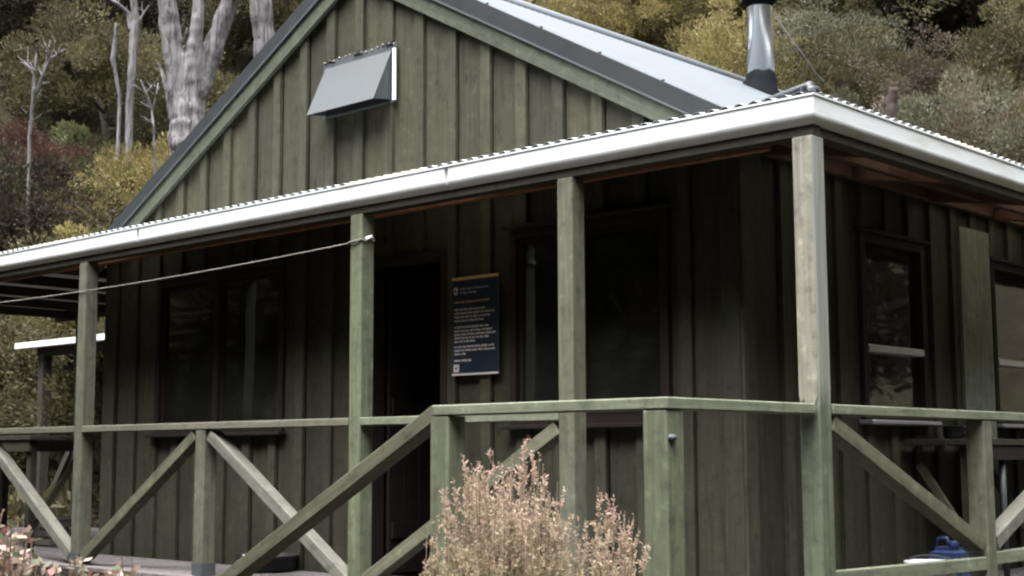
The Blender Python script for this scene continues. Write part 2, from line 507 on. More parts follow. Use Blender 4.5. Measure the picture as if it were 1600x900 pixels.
front = box('front_wall', (XL + .03, YW + .045, -.55), (-3.70, YW + .07, .90), M['wallback'], hut)
box('backing', (-2.91, YW + .045, -.55), (XR - .03, YW + .07, .90), M['wallback'], front)
for xa_, xb_ in ((XL + .03, -6.03), (-4.49, -3.70), (-2.91, -2.43), (-1.28, XR - .03)):
    box('backing', (xa_, YW + .045, .901), (xb_, YW + .07, 2.06), M['wallback'], front)
box('backing', (XL + .03, YW + .045, 2.061), (XR - .03, YW + .07, 2.304), M['wallback'], front)
side = box('side_wall', (XR - .07, YW + .08, -.55), (XR - .045, YB, .92), M['wallback'], hut)
for ya_, yb_ in ((YW + .08, 1.92), (2.72, 3.65), (4.63, 5.39), (6.31, YB)):
    box('backing', (XR - .07, ya_, .921), (XR - .045, yb_, 2.01), M['wallback'], side)
box('backing', (XR - .07, YW + .08, 2.011), (XR - .045, YB, 2.4), M['wallback'], side)

def cut_spans(z0, z1, holes):
    spans = [(z0, z1)]
    for a, b in holes:
        nxt = []
        for s, e in spans:
            if b <= s or a >= e: nxt.append((s, e)); continue
            if a > s: nxt.append((s, a))
            if b < e: nxt.append((b, e))
        spans = nxt
    return [(s, e) for s, e in spans if e - s > .04]

def barge_under(x): return roof_z(x) - .13
# openings: (lo, hi, z0, z1)
F_OPEN = [(-6.02, -4.50, .90, 2.04), (-3.68, -2.93, .0, 1.985), (-2.42, -1.29, .905, 2.03)]
S_OPEN = [(1.93, 2.71, .93, 2.0), (3.66, 4.62, .93, 2.0), (5.4, 6.3, .93, 2.0)]

def holes_for(u0, u1, opens):
    hs_ = []
    for a, b, z0, z1 in opens:
        if u1 > a + .005 and u0 < b - .005:
            hs_.append((z0, z1))
    return hs_

def split_at(u0, u1, opens):
    cuts = sorted({u0, u1, *[c for o_ in opens for c in o_[:2] if u0 < c < u1]})
    return [(a, b) for a, b in zip(cuts, cuts[1:]) if b - a > .012]

PITCH_B = .2853
rb = random.Random(11)
# front boards: sheets behind, battens proud, running up into the gable
k = 0
x = XL
edges_x = []
x0 = -1.759 + 4 * PITCH_B
ks = [x0 - PITCH_B * i for i in range(0, 24)]
centres = sorted([c for c in ks if XL < c < XR])
bounds = [XL] + centres + [XR]
for a, b in zip(bounds, bounds[1:]):
    dy = rb.uniform(-.003, .003)
    for (u0, u1) in split_at(a + (.004 if a == XL else .039 + rb.uniform(.002, .010)), b - .004, F_OPEN):
        for (s, e) in cut_spans(-.02, 6, holes_for(u0, u1, F_OPEN)):
            if e > 5.9:
                # sloping top under the bargeboards
                za, zb = barge_under(u0), barge_under(u1)
                zr = None
                pts = [(u0, s), (u1, s), (u1, zb), (u0, za)]
                if u0 < RX < u1: pts = [(u0, s), (u1, s), (u1, zb), (RX, barge_under(RX)), (u0, za)]
                c = Vector(((u0 + u1) / 2, YW + .03 + dy, (s + 2.4) / 2))
                n_ = len(pts)
                v = [Vector((p[0], c.y - .012, p[1])) - c for p in pts] + [Vector((p[0], c.y + .012, p[1])) - c for p in pts]
                f = [tuple(range(n_)), tuple(reversed(range(n_, 2 * n_)))] + [((i + 1) % n_, i, n_ + i, n_ + (i + 1) % n_) for i in range(n_)]
                mesh_obj('board', v, f, M['board'], front, loc=c - rel(front))
            else:
                box('board', (u0, YW + .018 + dy, s), (u1, YW + .042 + dy, e), M['board'], front)
for c in centres:
    w_ = .078 * rb.uniform(.94, 1.06)
    for (u0, u1) in split_at(c - w_ / 2, c + w_ / 2, F_OPEN):
        for (s, e) in cut_spans(-.02, 6, holes_for(u0, u1, F_OPEN)):
            if e > 5.9:
                za, zb = barge_under(u0), barge_under(u1)
                cc = Vector(((u0 + u1) / 2, YW + .004, (s + 2.4) / 2))
                pts = [(u0, s), (u1, s), (u1, zb), (u0, za)]
                v = [Vector((p[0], cc.y - .013, p[1])) - cc for p in pts] + [Vector((p[0], cc.y + .013, p[1])) - cc for p in pts]
                f = [(0, 1, 2, 3), (7, 6, 5, 4)] + [((i + 1) % 4, i, 4 + i, 4 + (i + 1) % 4) for i in range(4)]
                mesh_obj('batten', v, f, M['batten'], front, loc=cc - rel(front))
            else:
                box('batten', (u0, YW - .009, s), (u1, YW + .017, e), M['batten'], front)
# side boards
sbounds = [YW]
y = YW + .14
scent = []
while y < YB:
    scent.append(y); y += PITCH_B
sb = [YW] + scent + [YB]
ZS = 2.36
for a, b in zip(sb, sb[1:]):
    dx = rb.uniform(-.003, .003)
    for (u0, u1) in split_at(a + (.004 if a == YW else .039 + rb.uniform(.002, .010)), b - .004, S_OPEN):
        for (s, e) in cut_spans(-.02, ZS, holes_for(u0, u1, S_OPEN)):
            box('board', (XR - .042 + dx, u0, s), (XR - .018 + dx, u1, e), M['board'], side)
box('cover_board', (XR + .010, 3.17, -.02), (XR + .030, 3.60, 2.17), M['pale_board'], side)  # added panel: brighter light on the flush wall, painted as paler wood
for c in scent:
    for (u0, u1) in split_at(c - .039, c + .039, S_OPEN):
        for (s, e) in cut_spans(-.02, ZS, holes_for(u0, u1, S_OPEN)):
            box('batten', (XR - .017, u0, s), (XR + .009, u1, e), M['batten'], side)
timber('corner_board', (XR - .045, YW - .013, -.03), (XR - .045, YW - .013, 2.38), .11, .024, M['batten'], front, side=(0, 1, 0))
timber('corner_board', (XR + .013, YW + .04, -.03), (XR + .013, YW + .04, 2.36), .11, .024, M['batten'], side, side=(1, 0, 0))
# unseen walls, lining and floor so the rooms are closed and dark
box('left_wall', (XL - .01, YW + .08, -.55), (XL + .02, YB, 2.4), M['board'], hut)
box('back_wall', (XL + .03, YB + .005, -.55), (XR - .03, YB + .03, 2.4), M['board'], hut)
box('room_floor', (XL + .03, YW + .09, -.12), (XR - .09, YB - .01, -.06), M['inside'], hut)
box('room_ceiling', (XL + .03, YW + .09, 2.26), (XR - .09, YB - .01, 2.30), M['inside'], hut)
box('partition', (-4.3, YW + 1.2, -.055), (-4.22, YB - .02, 2.255), M['inside'], hut)
# upper backing so the gable is closed
gp = [(XL + .05, 2.305), (XR - .05, 2.305), (XR - .05, barge_under(XR - .05) - .02), (RX, barge_under(RX) - .02), (XL + .05, barge_under(XL + .05) - .02)]
v = [(p[0], YW + .046, p[1]) for p in gp] + [(p[0], YW + .07, p[1]) for p in gp]
r0_ = rel(hut)
mesh_obj('gable_backing', [Vector(p) - r0_ for p in v], [tuple(range(5)), tuple(reversed(range(5, 10)))] + [((i + 1) % 5, i, 5 + i, 5 + (i + 1) % 5) for i in range(5)], M['wallback'], hut)

def window_front(x0, x1, z0, z1, mull, name_curt=None):
    w = empty('window', Vector(((x0 + x1) / 2, YW, z0)) - rel(hut), hut)
    fw = .05
    ya, yb = YW - .012, YW + .09
    box('frame', (x0 + .002, ya, z1 - fw), (x1 - .002, yb, z1 - .002), M['frame'], w)
    box('frame', (x0 + .002, ya, z0 + .002), (x1 - .002, yb, z0 + fw), M['frame'], w)
    box('frame', (x0 + .002, ya, z0 + fw + .002), (x0 + fw, yb, z1 - fw - .002), M['frame'], w)
    box('frame', (x1 - fw, ya, z0 + fw + .002), (x1 - .002, yb, z1 - fw - .002), M['frame'], w)
    xs_ = [x0 + fw] + [mm for mm in mull] + [x1 - fw]
    for mm in mull:
        box('mullion', (mm - .03, ya + .006, z0 + fw + .002), (mm + .03, yb - .01, z1 - fw - .002), M['frame'], w)
    for a, b in zip(xs_, xs_[1:]):
        a2, b2 = a + (.032 if a in mull else .002), b - (.032 if b in mull else .002)
        s_ = box('sash', (a2, YW + .018, z0 + fw + .004), (a2 + .028, YW + .05, z1 - fw - .004), M['frame'], w)
        box('sash', (b2 - .028, YW + .018, z0 + fw + .004), (b2, YW + .05, z1 - fw - .004), M['frame'], w)
        box('sash', (a2 + .03, YW + .018, z1 - fw - .034), (b2 - .03, YW + .05, z1 - fw - .004), M['frame'], w)
        box('sash', (a2 + .03, YW + .018, z0 + fw + .004), (b2 - .03, YW + .05, z0 + fw + .036), M['frame'], w)
        box('pane', (a2 + .028, YW + .030, z0 + fw + .03), (b2 - .028, YW + .034, z1 - fw - .03), M['glass'], w)
    timber('sill', (x0 - .03, YW - .03, z0 - .012), (x1 + .03, YW - .03, z0 - .012), .024, .07, M['frame'], w)
    timber('head_flashing', (x0 - .03, YW - .024, z1 + .013), (x1 + .03, YW - .024, z1 + .013), .02, .035, M['frame'], w)
    return w

def curtain(parent, a, b, z0, z1, axis, off, mat, amp=.018, name='curtain'):
    n = 40
    v, f = [], []
    for i in range(n + 1):
        t = a + (b - a) * i / n
        d = off + amp * math.sin(i * .95) + amp * .4 * math.sin(i * 2.3)
        for z in (z0, z1):
            v.append(Vector((t, d, z)) if axis == 'x' else Vector((d, t, z)))
    for i in range(n):
        f.append((2 * i, 2 * i + 2, 2 * i + 3, 2 * i + 1))
    r = rel(parent)
    return mesh_obj(name, [p - r for p in v], f, mat, parent, smooth=True)

wl = window_front(*F_OPEN[0][:2], F_OPEN[0][2], F_OPEN[0][3], [-5.27])
curtain(wl, -5.94, -5.33, .97, 1.74, 'x', YW + .16, M['curtain'])
wr = window_front(*F_OPEN[2][:2], F_OPEN[2][2], F_OPEN[2][3], [-1.93])
curtain(wr, -2.36, -2.24, .97, 1.96, 'x', YW + .2, M['redcurtain'])

# door: brown ledged door set back in its frame
dx0, dx1, dz1 = F_OPEN[1][0], F_OPEN[1][1], F_OPEN[1][3]
door = empty('door', Vector(((dx0 + dx1) / 2, YW, 0)) - rel(hut), hut)
box('frame', (dx0 + .002, YW - .012, -.015), (dx0 + .055, YW + .12, dz1 - .002), M['frame'], door)
box('frame', (dx1 - .055, YW - .012, -.015), (dx1 - .002, YW + .12, dz1 - .002), M['frame'], door)
box('frame', (dx0 + .057, YW - .012, dz1 - .055), (dx1 - .057, YW + .12, dz1 - .002), M['frame'], door)
nb = 5
bw = .64 / nb
for i in range(nb):      # door leaf swung inwards against the left jamb
    box('plank', (dx0 + .060, YW + .13 + i * bw + .003, .0), (dx0 + .090, YW + .13 + (i + 1) * bw - .003, dz1 - .06), M['door'], door, .003)
for z in (.22, 1.0, 1.72):
    box('ledge', (dx0 + .091, YW + .15, z), (dx0 + .113, YW + .75, z + .1), M['door'], door)
hdl = tube('handle', [(dx0 + .09, YW + .70, .98), (dx0 + .13, YW + .70, .98), (dx0 + .13, YW + .70, 1.1), (dx0 + .09, YW + .70, 1.1)], .008, M['black'], door)
box('threshold', (dx0 + .06, YW - .02, -.018), (dx1 - .06, YW + .12, -.002), M['frame'], door)

def window_side(y0, y1, z0, z1):
    w = empty('window', Vector((XR, (y0 + y1) / 2, z0)) - rel(hut), hut)
    fw = .05
    xa, xb = XR - .09, XR + .012
    box('frame', (xa, y0 + .002, z1 - fw), (xb, y1 - .002, z1 - .002), M['frame'], w)
    box('frame', (xa, y0 + .002, z0 + .002), (xb, y1 - .002, z0 + fw), M['frame'], w)
    box('frame', (xa, y0 + .002, z0 + fw + .002), (xb, y0 + fw, z1 - fw - .002), M['frame'], w)
    box('frame', (xa, y1 - fw, z0 + fw + .002), (xb, y1 - .002, z1 - fw - .002), M['frame'], w)
    zt = 1.335
    box('transom', (xa + .01, y0 + fw + .002, zt - .022), (xb + .006, y1 - fw - .002, zt + .022), M['alu'], w, .006)
    box('pane', (XR - .034, y0 + fw + .002, z0 + fw + .002), (XR - .03, y1 - fw - .002, zt - .024), M['glass'], w)
    box('pane', (XR - .034, y0 + fw + .002, zt + .024), (XR - .03, y1 - fw - .002, z1 - fw - .002), M['glass'], w)
    box('sash', (XR - .05, y1 - .20, z0 + fw + .004), (XR - .036, y1 - .15, zt - .026), M['redcurtain'], w)
    box('sill', (XR - .02, y0 - .03, z0 - .03), (XR + .075, y1 + .03, z0 - .002), M['alu'], w, .008)
    box('head_flashing', (XR - .015, y0 - .03, z1 + .002), (XR + .035, y1 + .03, z1 + .022), M['frame'], w)
    curtain(w, y0 + .08, y1 - .25, z0 + .06, zt - .05, 'y', XR - .2, M['redcurtain'])
    return w
for o_ in S_OPEN: window_side(*o_)

# main roof -------------------------------------------------------
YF, YK = .655, YB + .12                           # verge overhangs
def corrugated(name, mat, parent, p_of, n_u, n_v, amp):
    """p_of(u, v) -> (point, normal); u across the corrugations (in periods), v down the slope"""
    v, f = [], []
    per = 6
    N = n_u * per
    for i in range(N + 1):
        u = i / N
        off = amp * math.cos(2 * math.pi * i / per)
        for j in range(n_v + 1):
            p, nn = p_of(u, j / n_v)
            v.append(p + nn * off)
    W = n_v + 1
    for i in range(N):
        for j in range(n_v):
            f.append((i * W + j, i * W + j + 1, (i + 1) * W + j + 1, (i + 1) * W + j))
    r = rel(parent)
    return mesh_obj(name, [p - r for p in v], f, mat, parent, smooth=True)

roof = empty('roof', Vector((RX, 4, roof_z(RX))) - rel(hut), hut)
XE_R, XE_L = -.70, 2 * RX + .70
nrm_r = Vector((SL, 0, 1)).normalized(); nrm_l = Vector((-SL, 0, 1)).normalized()
def zr_(x): return roof_z(x) - .02
corrugated('roofing_sheet', M['roof'], roof, lambda u, v: (Vector((RX + .02 + (XE_R - RX - .02) * v, YF + .03 + (YK - YF - .05) * u, zr_(RX + .02 + (XE_R - RX - .02) * v))), nrm_r), 94, 1, .013)
corrugated('roofing_sheet', M['roof'], roof, lambda u, v: (Vector((RX - .02 + (XE_L - RX + .02) * v, YF + .03 + (YK - YF - .05) * u, zr_(RX - .02 + (XE_L - RX + .02) * v))), nrm_l), 94, 1, .009)
tube('ridge_cap', [(RX, YF + .02, roof_z(RX) - .03), (RX, YK, roof_z(RX) - .03)], .062, M['roof'], roof, n=10)
for sx, xe in ((1, XE_R), (-1, XE_L)):
    # bargeboard and dark verge flashing along the gable slope
    def prism(name, y0, y1, dz_top, dz_bot, mat, x_in=0.0):
        xa, xb = RX + sx * x_in, xe
        v = []
        for yy in (y0, y1):
            for xx, dz in ((xa, dz_top), (xb, dz_top), (xb, dz_bot), (xa, dz_bot)):
                v.append(Vector((xx, yy, roof_z(xx) + dz)))
        c = (v[0] + v[6]) / 2
        f = [(0, 1, 2, 3), (7, 6, 5, 4)] + [((i + 1) % 4, i, 4 + i, 4 + (i + 1) % 4) for i in range(4)]
        # local Z along the board for the grain
        zdir = (v[1] - v[0]).normalized(); ydir = Vector((0, 1, 0)); xdir = ydir.cross(zdir)
        Mx = Matrix((xdir, ydir, zdir)).transposed()
        o = mesh_obj(name, [Mx.transposed() @ (p - c) for p in v], f, mat, roof)
        Mm = Mx.to_4x4(); Mm.translation = c - rel(roof); o.matrix_local = Mm
        return o
    prism('bargeboard', YF + .012, YF + .042, -.085, -.225, M['barge'], .001)
    fl = prism('verge_flashing', YF - .002, YF + .010, .012, -.105, M['flash'], .001)
    prism('verge_flashing_top', YF + .011, YF + .13, .013, .008, M['flash'] if sx < 0 else M['roof'], .001)
    prism('flashing_lip', YF - .008, YF - .003, -.098, -.110, M['zinc'], .001)
    for i in range(7):
        xx = RX + sx * (.35 + i * .43)
        lathe('screw', (xx, YF + .03, roof_z(xx) + .012), [(.011, 0), (.011, .008), (.005, .012)], M['zinc'], roof, n=8)
# vent hood on the gable ------------------------------------------
hx0, hx1 = -4.125, -3.40
hood = empty('vent_hood', Vector((hx0, YW, 3.0)) - rel(hut), hut)
zt, zb, dep = 3.315, 2.969, .155
yy = YW - .012
hv = [(hx0 + .04, yy, zt), (hx1 - .03, yy, zt), (hx1 - .03, yy, zb + .02), (hx0 + .04, yy, zb + .02), (hx0 + .035, yy - dep, zb), (hx1 - .03, yy - dep, zb)]
hv = [Vector(p) - rel(hood) for p in hv]
mesh_obj('hood_face', [hv[0], hv[1], hv[5], hv[4]], [(3, 2, 1, 0)], M['hood'], hood)
mesh_obj('hood_cheek', [hv[1], hv[2], hv[5]], [(0, 2, 1)], M['hood'], hood)
mesh_obj('hood_cheek', [hv[0], hv[3], hv[4]], [(0, 1, 2)], M['hood'], hood)
for o_ in list(hood.children):
    sm = o_.modifiers.new('thick', 'SOLIDIFY'); sm.thickness = .004
box('back_flange', (hx0 + .02, yy - .002, zb + .0), (hx1 + .012, yy + .006, zt + .045), M['zinc'], hood)
box('dark_opening', (hx0 + .06, yy - .006, zb + .01), (hx1 - .06, yy - .003, zt - .03), M['black'], hood)
for i in range(14):   # ragged sealant bead along the top edge
    xx = hx0 + .03 + (hx1 - hx0 - .03) * i / 13
    lathe('sealant', (xx + rb.uniform(-.01, .01), yy - .006, zt + .04 + rb.uniform(-.008, .008)), [(.003, -.005), (.012 * rb.uniform(.5, 1.2), 0), (.003, .006)], M['pale_tin'], hood, n=7)
for xx in (hx0 + .09, (hx0 + hx1) / 2, hx1 - .05):
    box('batten_gap', (xx - .032, yy - .01, zt + .032), (xx + .032, yy - .004, zt + .052), M['black'], hood)
box('edge_strip', (hx1 - .006, yy - .018, zb + .01), (hx1 + .012, yy - .003, zt - .0), M['white'], hood)
# flue ------------------------------------------------------------
def on_roof(px, py):
    dr = at(px, py, 1) - CAM
    return CAM + dr * ((ZV + SL * (-0.91 - CAM.x) - CAM.z) / (dr.z + SL * dr.x))
fb = on_roof(1190, 141)
flue = empty('flue', Vector((fb.x, fb.y, roof_z(fb.x))) - rel(hut), hut)
fr_ = .115
lathe('pipe', (fb.x, fb.y, roof_z(fb.x) - .1), [(fr_, 0), (fr_, .86), (fr_ * 1.03, .865), (fr_ * 1.03, .885)], M['flue'], flue, n=28)
lathe('collar', (fb.x, fb.y, roof_z(fb.x) + .73), [(fr_ * 1.02, 0), (fr_ * 1.04, .05), (fr_ * 1.3, .055), (fr_ * 1.3, .075), (.06, .12)], M['lead'], flue, n=28)
bt = []
prof = [(fr_ * 1.45, -.05), (fr_ * 1.35, .02), (fr_ * 1.2, .05), (fr_ * 1.13, .10), (fr_ * 1.08, .14), (fr_ * 1.03, .15)]
v, f = [], []
n = 24
for (r_, z_) in prof:
    for k in range(n):
        a = 2 * math.pi * k / n
        rr = r_ * (1 + .05 * math.sin(5 * a + z_ * 60))
        follow = (1 - max(0, min(1, (z_ + .02) / .17)))
        v.append(Vector((rr * math.cos(a), rr * math.sin(a), z_ + follow * (-SL) * rr * math.cos(a) * (1 if True else 0))))
for i in range(len(prof) - 1):
    for k in range(n):
        a = i * n + k; b_ = i * n + (k + 1) % n
        f.append((a, b_, b_ + n, a + n))
bt = mesh_obj('boot_flashing', v, f, M['lead'], flue, smooth=True, loc=Vector((fb.x, fb.y, roof_z(fb.x))) - rel(flue))
ge = on_roof(1366, 208)
tube('guy_wire', [Vector((fb.x + .1, fb.y, roof_z(fb.x) + .70)), (fb + ge) / 2 + Vector((0, 0, .33)), ge], .004, M['zinc'], flue, n=6)
# veranda ---------------------------------------------------------
GO, ZG = .03, 2.275
XVL, YVB = -11.0, 7.2                                # how far the veranda runs left and back
def vz(d): return ZG + .012 + .16 * (d + GO)        # roof height at distance d behind the post line
ver = empty('veranda_roof', Vector((0, 0, 2.2)) - rel(hut), hut)
clear_x = [(-6.62, -6.0), (-3.05, -2.4)]
def sheet_front(xa, xb, mat, name):
    n_u = max(1, round((xb - xa) / .076))
    def p_of(u, v):
        x = xa + (xb - xa) * u
        top = YW if x < XR else max(.0, -x * YW / -XR if False else YW * (x / XR))
        d = -GO - .0 + (top + GO) * v if x <= GO else -GO
        return Vector((x, d, vz(d))), Vector((0, -.16, 1)).normalized()
    return corrugated(name, mat, ver, p_of, n_u, 2, .0065)
cuts = [XVL] + [c for ab in clear_x for c in ab] + [GO]
for i, (a, b) in enumerate(zip(cuts, cuts[1:])):
    sheet_front(a, b, M['clear'] if i % 2 else M['vroof'], 'clear_sheet' if i % 2 else 'roofing_sheet')
clear_y = [(1.15, 1.75), (2.9, 4.6)]
def sheet_side(ya, yb, mat, name):
    n_u = max(1, round((yb - ya) / .076))
    def p_of(u, v):
        y = ya + (yb - ya) * u
        top = XR if y > YW else XR * max(0, y) / YW
        x = GO + (top - GO) * v
        return Vector((x, y, vz(-x))), Vector((.16, 0, 1)).normalized()
    return corrugated(name, mat, ver, p_of, n_u, 2, .0065)
cuts = [-GO] + [c for ab in clear_y for c in ab] + [YVB]
for i, (a, b) in enumerate(zip(cuts, cuts[1:])):
    sheet_side(a, b, M['clear'] if i % 2 else M['vroof'], 'clear_sheet' if i % 2 else 'roofing_sheet')
tube('hip_flashing', [(GO - .03, -GO + .03, vz(-.01) + .02), (-.42, .36, vz(.4) + .03), (XR, YW, vz(.75) + .03)], .03, M['flash'], ver, n=8)
lathe('hip_end', (GO - .05, -GO + .06, vz(.02) + .01), [(.05, -.02), (.04, .015), (.015, .03)], M['flash'], ver, n=10)

corrugated('roofing_sheet', M['vroof'], ver, lambda u, v: (Vector((XVL + (XL - .02 - XVL) * v, YW + .01 + 2.0 * u, 2.30 + .09 * v)), Vector((0, 0, 1))), 26, 1, .0065)
timber('beam', (XVL, YW + 1.98, 2.25), (XL - .02, YW + 1.98, 2.25), .12, .05, M['beam'], ver)
for i_ in range(5):
    timber('rafter', (XVL + .3 + i_ * .85, .12, 2.25), (XVL + .3 + i_ * .85, YW + 1.94, 2.25), .085, .045, M['beam'], ver, side=(1, 0, 0))
# gutter: one mitred run along the front and round the right side
prof = [(-.115, .0), (-.115, -.105), (-.095, -.122), (-.055, -.125), (-.040, -.1235), (-.027, -.119), (-.016, -.112), (-.008, -.103), (-.002, -.092), (0, -.080), (0, -.008), (.006, -.006), (.006, .002), (-.004, .004), (-.006, -.004), (-.004, -.074), (-.012, -.098), (-.04, -.118), (-.09, -.116), (-.108, -.1), (-.108, 0)]
path = [((XVL, -GO), (0, -1)), ((GO, -GO), (1, -1)), ((GO, YVB), (1, 0))]
v, f = [], []
for (px, py), (nx, ny) in path:
    for o_, z_ in prof:
        v.append(Vector((px + nx * o_, py + ny * o_, ZG + z_)))
n = len(prof)
for i in range(2):
    for k in range(n):
        a = i * n + k; b_ = i * n + (k + 1) % n
        f.append((a, a + n, b_ + n, b_))
gut = mesh_obj('gutter', [p - rel(ver) for p in v], f, M['gutter'], ver)
gut.data.polygons.foreach_set('use_smooth', [3 <= (i_ % n) <= 8 for i_ in range(len(gut.data.polygons))])
for x_ in (-5.15, -2.2):   # joint sleeves
    vv = [Vector((x_ + dx_, -GO - o_ * 1.0 - (.002 if o_ > -.06 else -.002), ZG + z_ - (.002 if z_ < -.1 else 0))) for dx_ in (-.012, .012) for o_, z_ in prof[2:12]]
    mesh_obj('gutter_joint', [p - rel(ver) for p in vv], [(k, k + 10, k + 11, k + 1) for k in range(9)], M['gutter'], ver, smooth=True)
timber('apron_strip', (XVL, -.015, ZG + .002), (-.02, -.015, ZG + .002), .016, .012, M['gutter'], ver)
timber('apron_strip', (.015, -.01, ZG + .002), (.015, YVB, ZG + .002), .016, .012, M['gutter'], ver, side=(1, 0, 0))
# beams, fascia, purlins, rafters
timber('fascia', (XVL, .092, 2.20), (GO - .15, .092, 2.20), .15, .02, M['beam'], ver)
timber('fascia', (-.092, .11, 2.20), (-.092, YVB, 2.20), .15, .02, M['beam'], ver, side=(1, 0, 0))
timber('beam', (XVL, .045, 2.15), (-.002, .045, 2.15), .09, .07, M['beam'], ver)
timber('beam', (-.045, .085, 2.15), (-.045, YVB, 2.15), .09, .07, M['beam'], ver, side=(1, 0, 0))
timber('purlin', (XVL, .45, 2.215), (-.5, .45, 2.215), .07, .045, M['raw'], ver)
timber('purlin', (-.46, .50, 2.25), (-.46, YVB, 2.25), .07, .045, M['rafter'], ver, side=(1, 0, 0))
timber('ledger', (XVL + 2.9, YW - .034, 2.315), (XR - .02, YW - .034, 2.315), .09, .04, M['rafter'], ver)
timber('ledger', (XR + .05, YW + .02, 2.315), (XR + .05, YVB, 2.315), .09, .04, M['rafter'], ver, side=(1, 0, 0))
for i in range(10):
    x_ = -.98 - i * .92
    timber('rafter', (x_, .11, vz(.11) - .115), (x_, YW - .06, vz(YW - .06) - .115), .085, .045, M['rafter'], ver, side=(1, 0, 0))
for i in range(7):
    y_ = .86 + i * .92
    timber('rafter', (-.11, y_, vz(.11) - .115), (XR + .075, y_, vz(.77) - .115), .085, .045, M['rafter'], ver)
timber('hip_rafter', (-.11, .09, vz(.1) - .11), (XR + .07, YW - .06, vz(.72) - .11), .1, .045, M['beam'], ver, side=(1, 1, 0))

# posts -----------------------------------------------------------
PW = .098
X1, X2, X3, X1M = -5.84, -2.913, -1.352, -4.384
def post(x, y, z0, z1, mat, w=PW):
    """x,y = the post's front right arris"""
    return timber('post', (x - w / 2, y + w / 2, z0), (x - w / 2, y + w / 2, z1), w, w, mat, hut, side=(0, 1, 0), bevel=.005)
def stirrup(x, y):
    box('post_bracket', (x - PW - .004, y - .004, -.0), (x + .004, y + PW + .004, .075), M['zinc'], hut)
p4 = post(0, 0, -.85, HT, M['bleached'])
p3 = post(X3, 0, -.85, HT, M['post_grey'])
p2 = post(X2, 0, -.85, HT, M['post'])
p1 = post(X1, 0, .02, HT, M['post_grey']); stirrup(X1, 0)
post(XVL + .6, YW + 1.93, .0, 2.19, M['post_grey'])
p0 = post(X1 - 2.93, 0, .02, HT, M['post']); stirrup(X1 - 2.93, 0)
mid = post(X1M, 0, .02, HR - .046, M['post_grey']); stirrup(X1M, 0)
post(X1 - 1.47, 0, .02, HR - .046, M['post'])
# weathered bare facing on the corner post, its lower end ragged
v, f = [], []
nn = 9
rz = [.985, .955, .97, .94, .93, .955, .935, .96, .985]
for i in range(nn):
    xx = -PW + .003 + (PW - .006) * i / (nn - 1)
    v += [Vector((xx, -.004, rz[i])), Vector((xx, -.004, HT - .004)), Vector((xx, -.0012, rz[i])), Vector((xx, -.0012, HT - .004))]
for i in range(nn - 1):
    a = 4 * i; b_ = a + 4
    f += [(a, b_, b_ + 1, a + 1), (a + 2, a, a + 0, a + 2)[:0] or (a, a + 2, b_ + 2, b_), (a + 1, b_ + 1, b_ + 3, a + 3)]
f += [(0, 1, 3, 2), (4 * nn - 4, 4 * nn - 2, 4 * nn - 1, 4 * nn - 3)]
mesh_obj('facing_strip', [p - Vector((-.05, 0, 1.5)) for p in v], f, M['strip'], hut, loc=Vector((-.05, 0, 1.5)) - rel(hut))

def rail(a, b, mat=None, w=.045, t=.105, side=(0, 1, 0), name='rail'):
    return timber(name, a, b, w, t, mat or M['rail'], hut, side=side, bevel=.005)
ZR = HR - .0225
rail((X1 - 1.42, .049, ZR), (X1 - PW - .002, .049, ZR), M['rail_brown'])
rail((X1 + .002, .049, ZR), (X2 - PW - .002, .049, ZR), M['rail_brown'])
rail((X2 + .002, .049, ZR), (X3 - PW - .002, .049, ZR))
# right side rail, posts, bottom rails
Y5 = 1.583
rail((-.049, PW + .012, ZR), (-.049, Y5 + 1.7, ZR), side=(1, 0, 0))
s5 = post(0, Y5, -.4, HR - .046, M['post_grey'])
post(0, Y5 + 1.6, -.4, HT, M['post_grey'])
post(0, Y5 + 3.2, -.4, HR - .046, M['post_grey'])
rail((-.049, Y5 + 1.72, ZR), (-.049, Y5 + 5, ZR), side=(1, 0, 0))
timber('bottom_rail', (-.03, PW + .004, .215), (-.03, Y5 - .004, .195), .065, .045, M['rail'], hut, side=(1, 0, 0))
timber('bottom_rail', (-.03, Y5 + PW + .004, .215), (-.03, Y5 + 1.6 - .004, .215), .065, .045, M['rail'], hut, side=(1, 0, 0))

def brace(a, b, mat, side=(0, 1, 0), w=.07, t=.085, name='brace', ends=None):
    return timber(name, a, b, w, t, mat, hut, side=side, bevel=.004, ends=ends)
zlo, zhi = .05, .87
brace((X1 + .03, .049, zlo), (X1M - PW - .03, .049, zhi), M['brace'])
brace((X1M + .03, .049, zhi), (X2 - PW - .02, .049, zlo - .02), M['brace_pale'])
brace((X1 - PW - .03, .049, zlo), (X1 - 1.41, .049, zhi), M['brace_pale'])
brace((X2 + .02, .049, zlo), (X3 - PW - .02, .049, zhi), M['brace'])
brace((-.049, PW + .03, zhi), (-.049, Y5 - .03, .29), M['brace'], side=(1, 0, 0))
brace((-.049, Y5 + PW + .03, .29), (-.049, Y5 + 1.57, zhi), M['brace_pale'], side=(1, 0, 0))
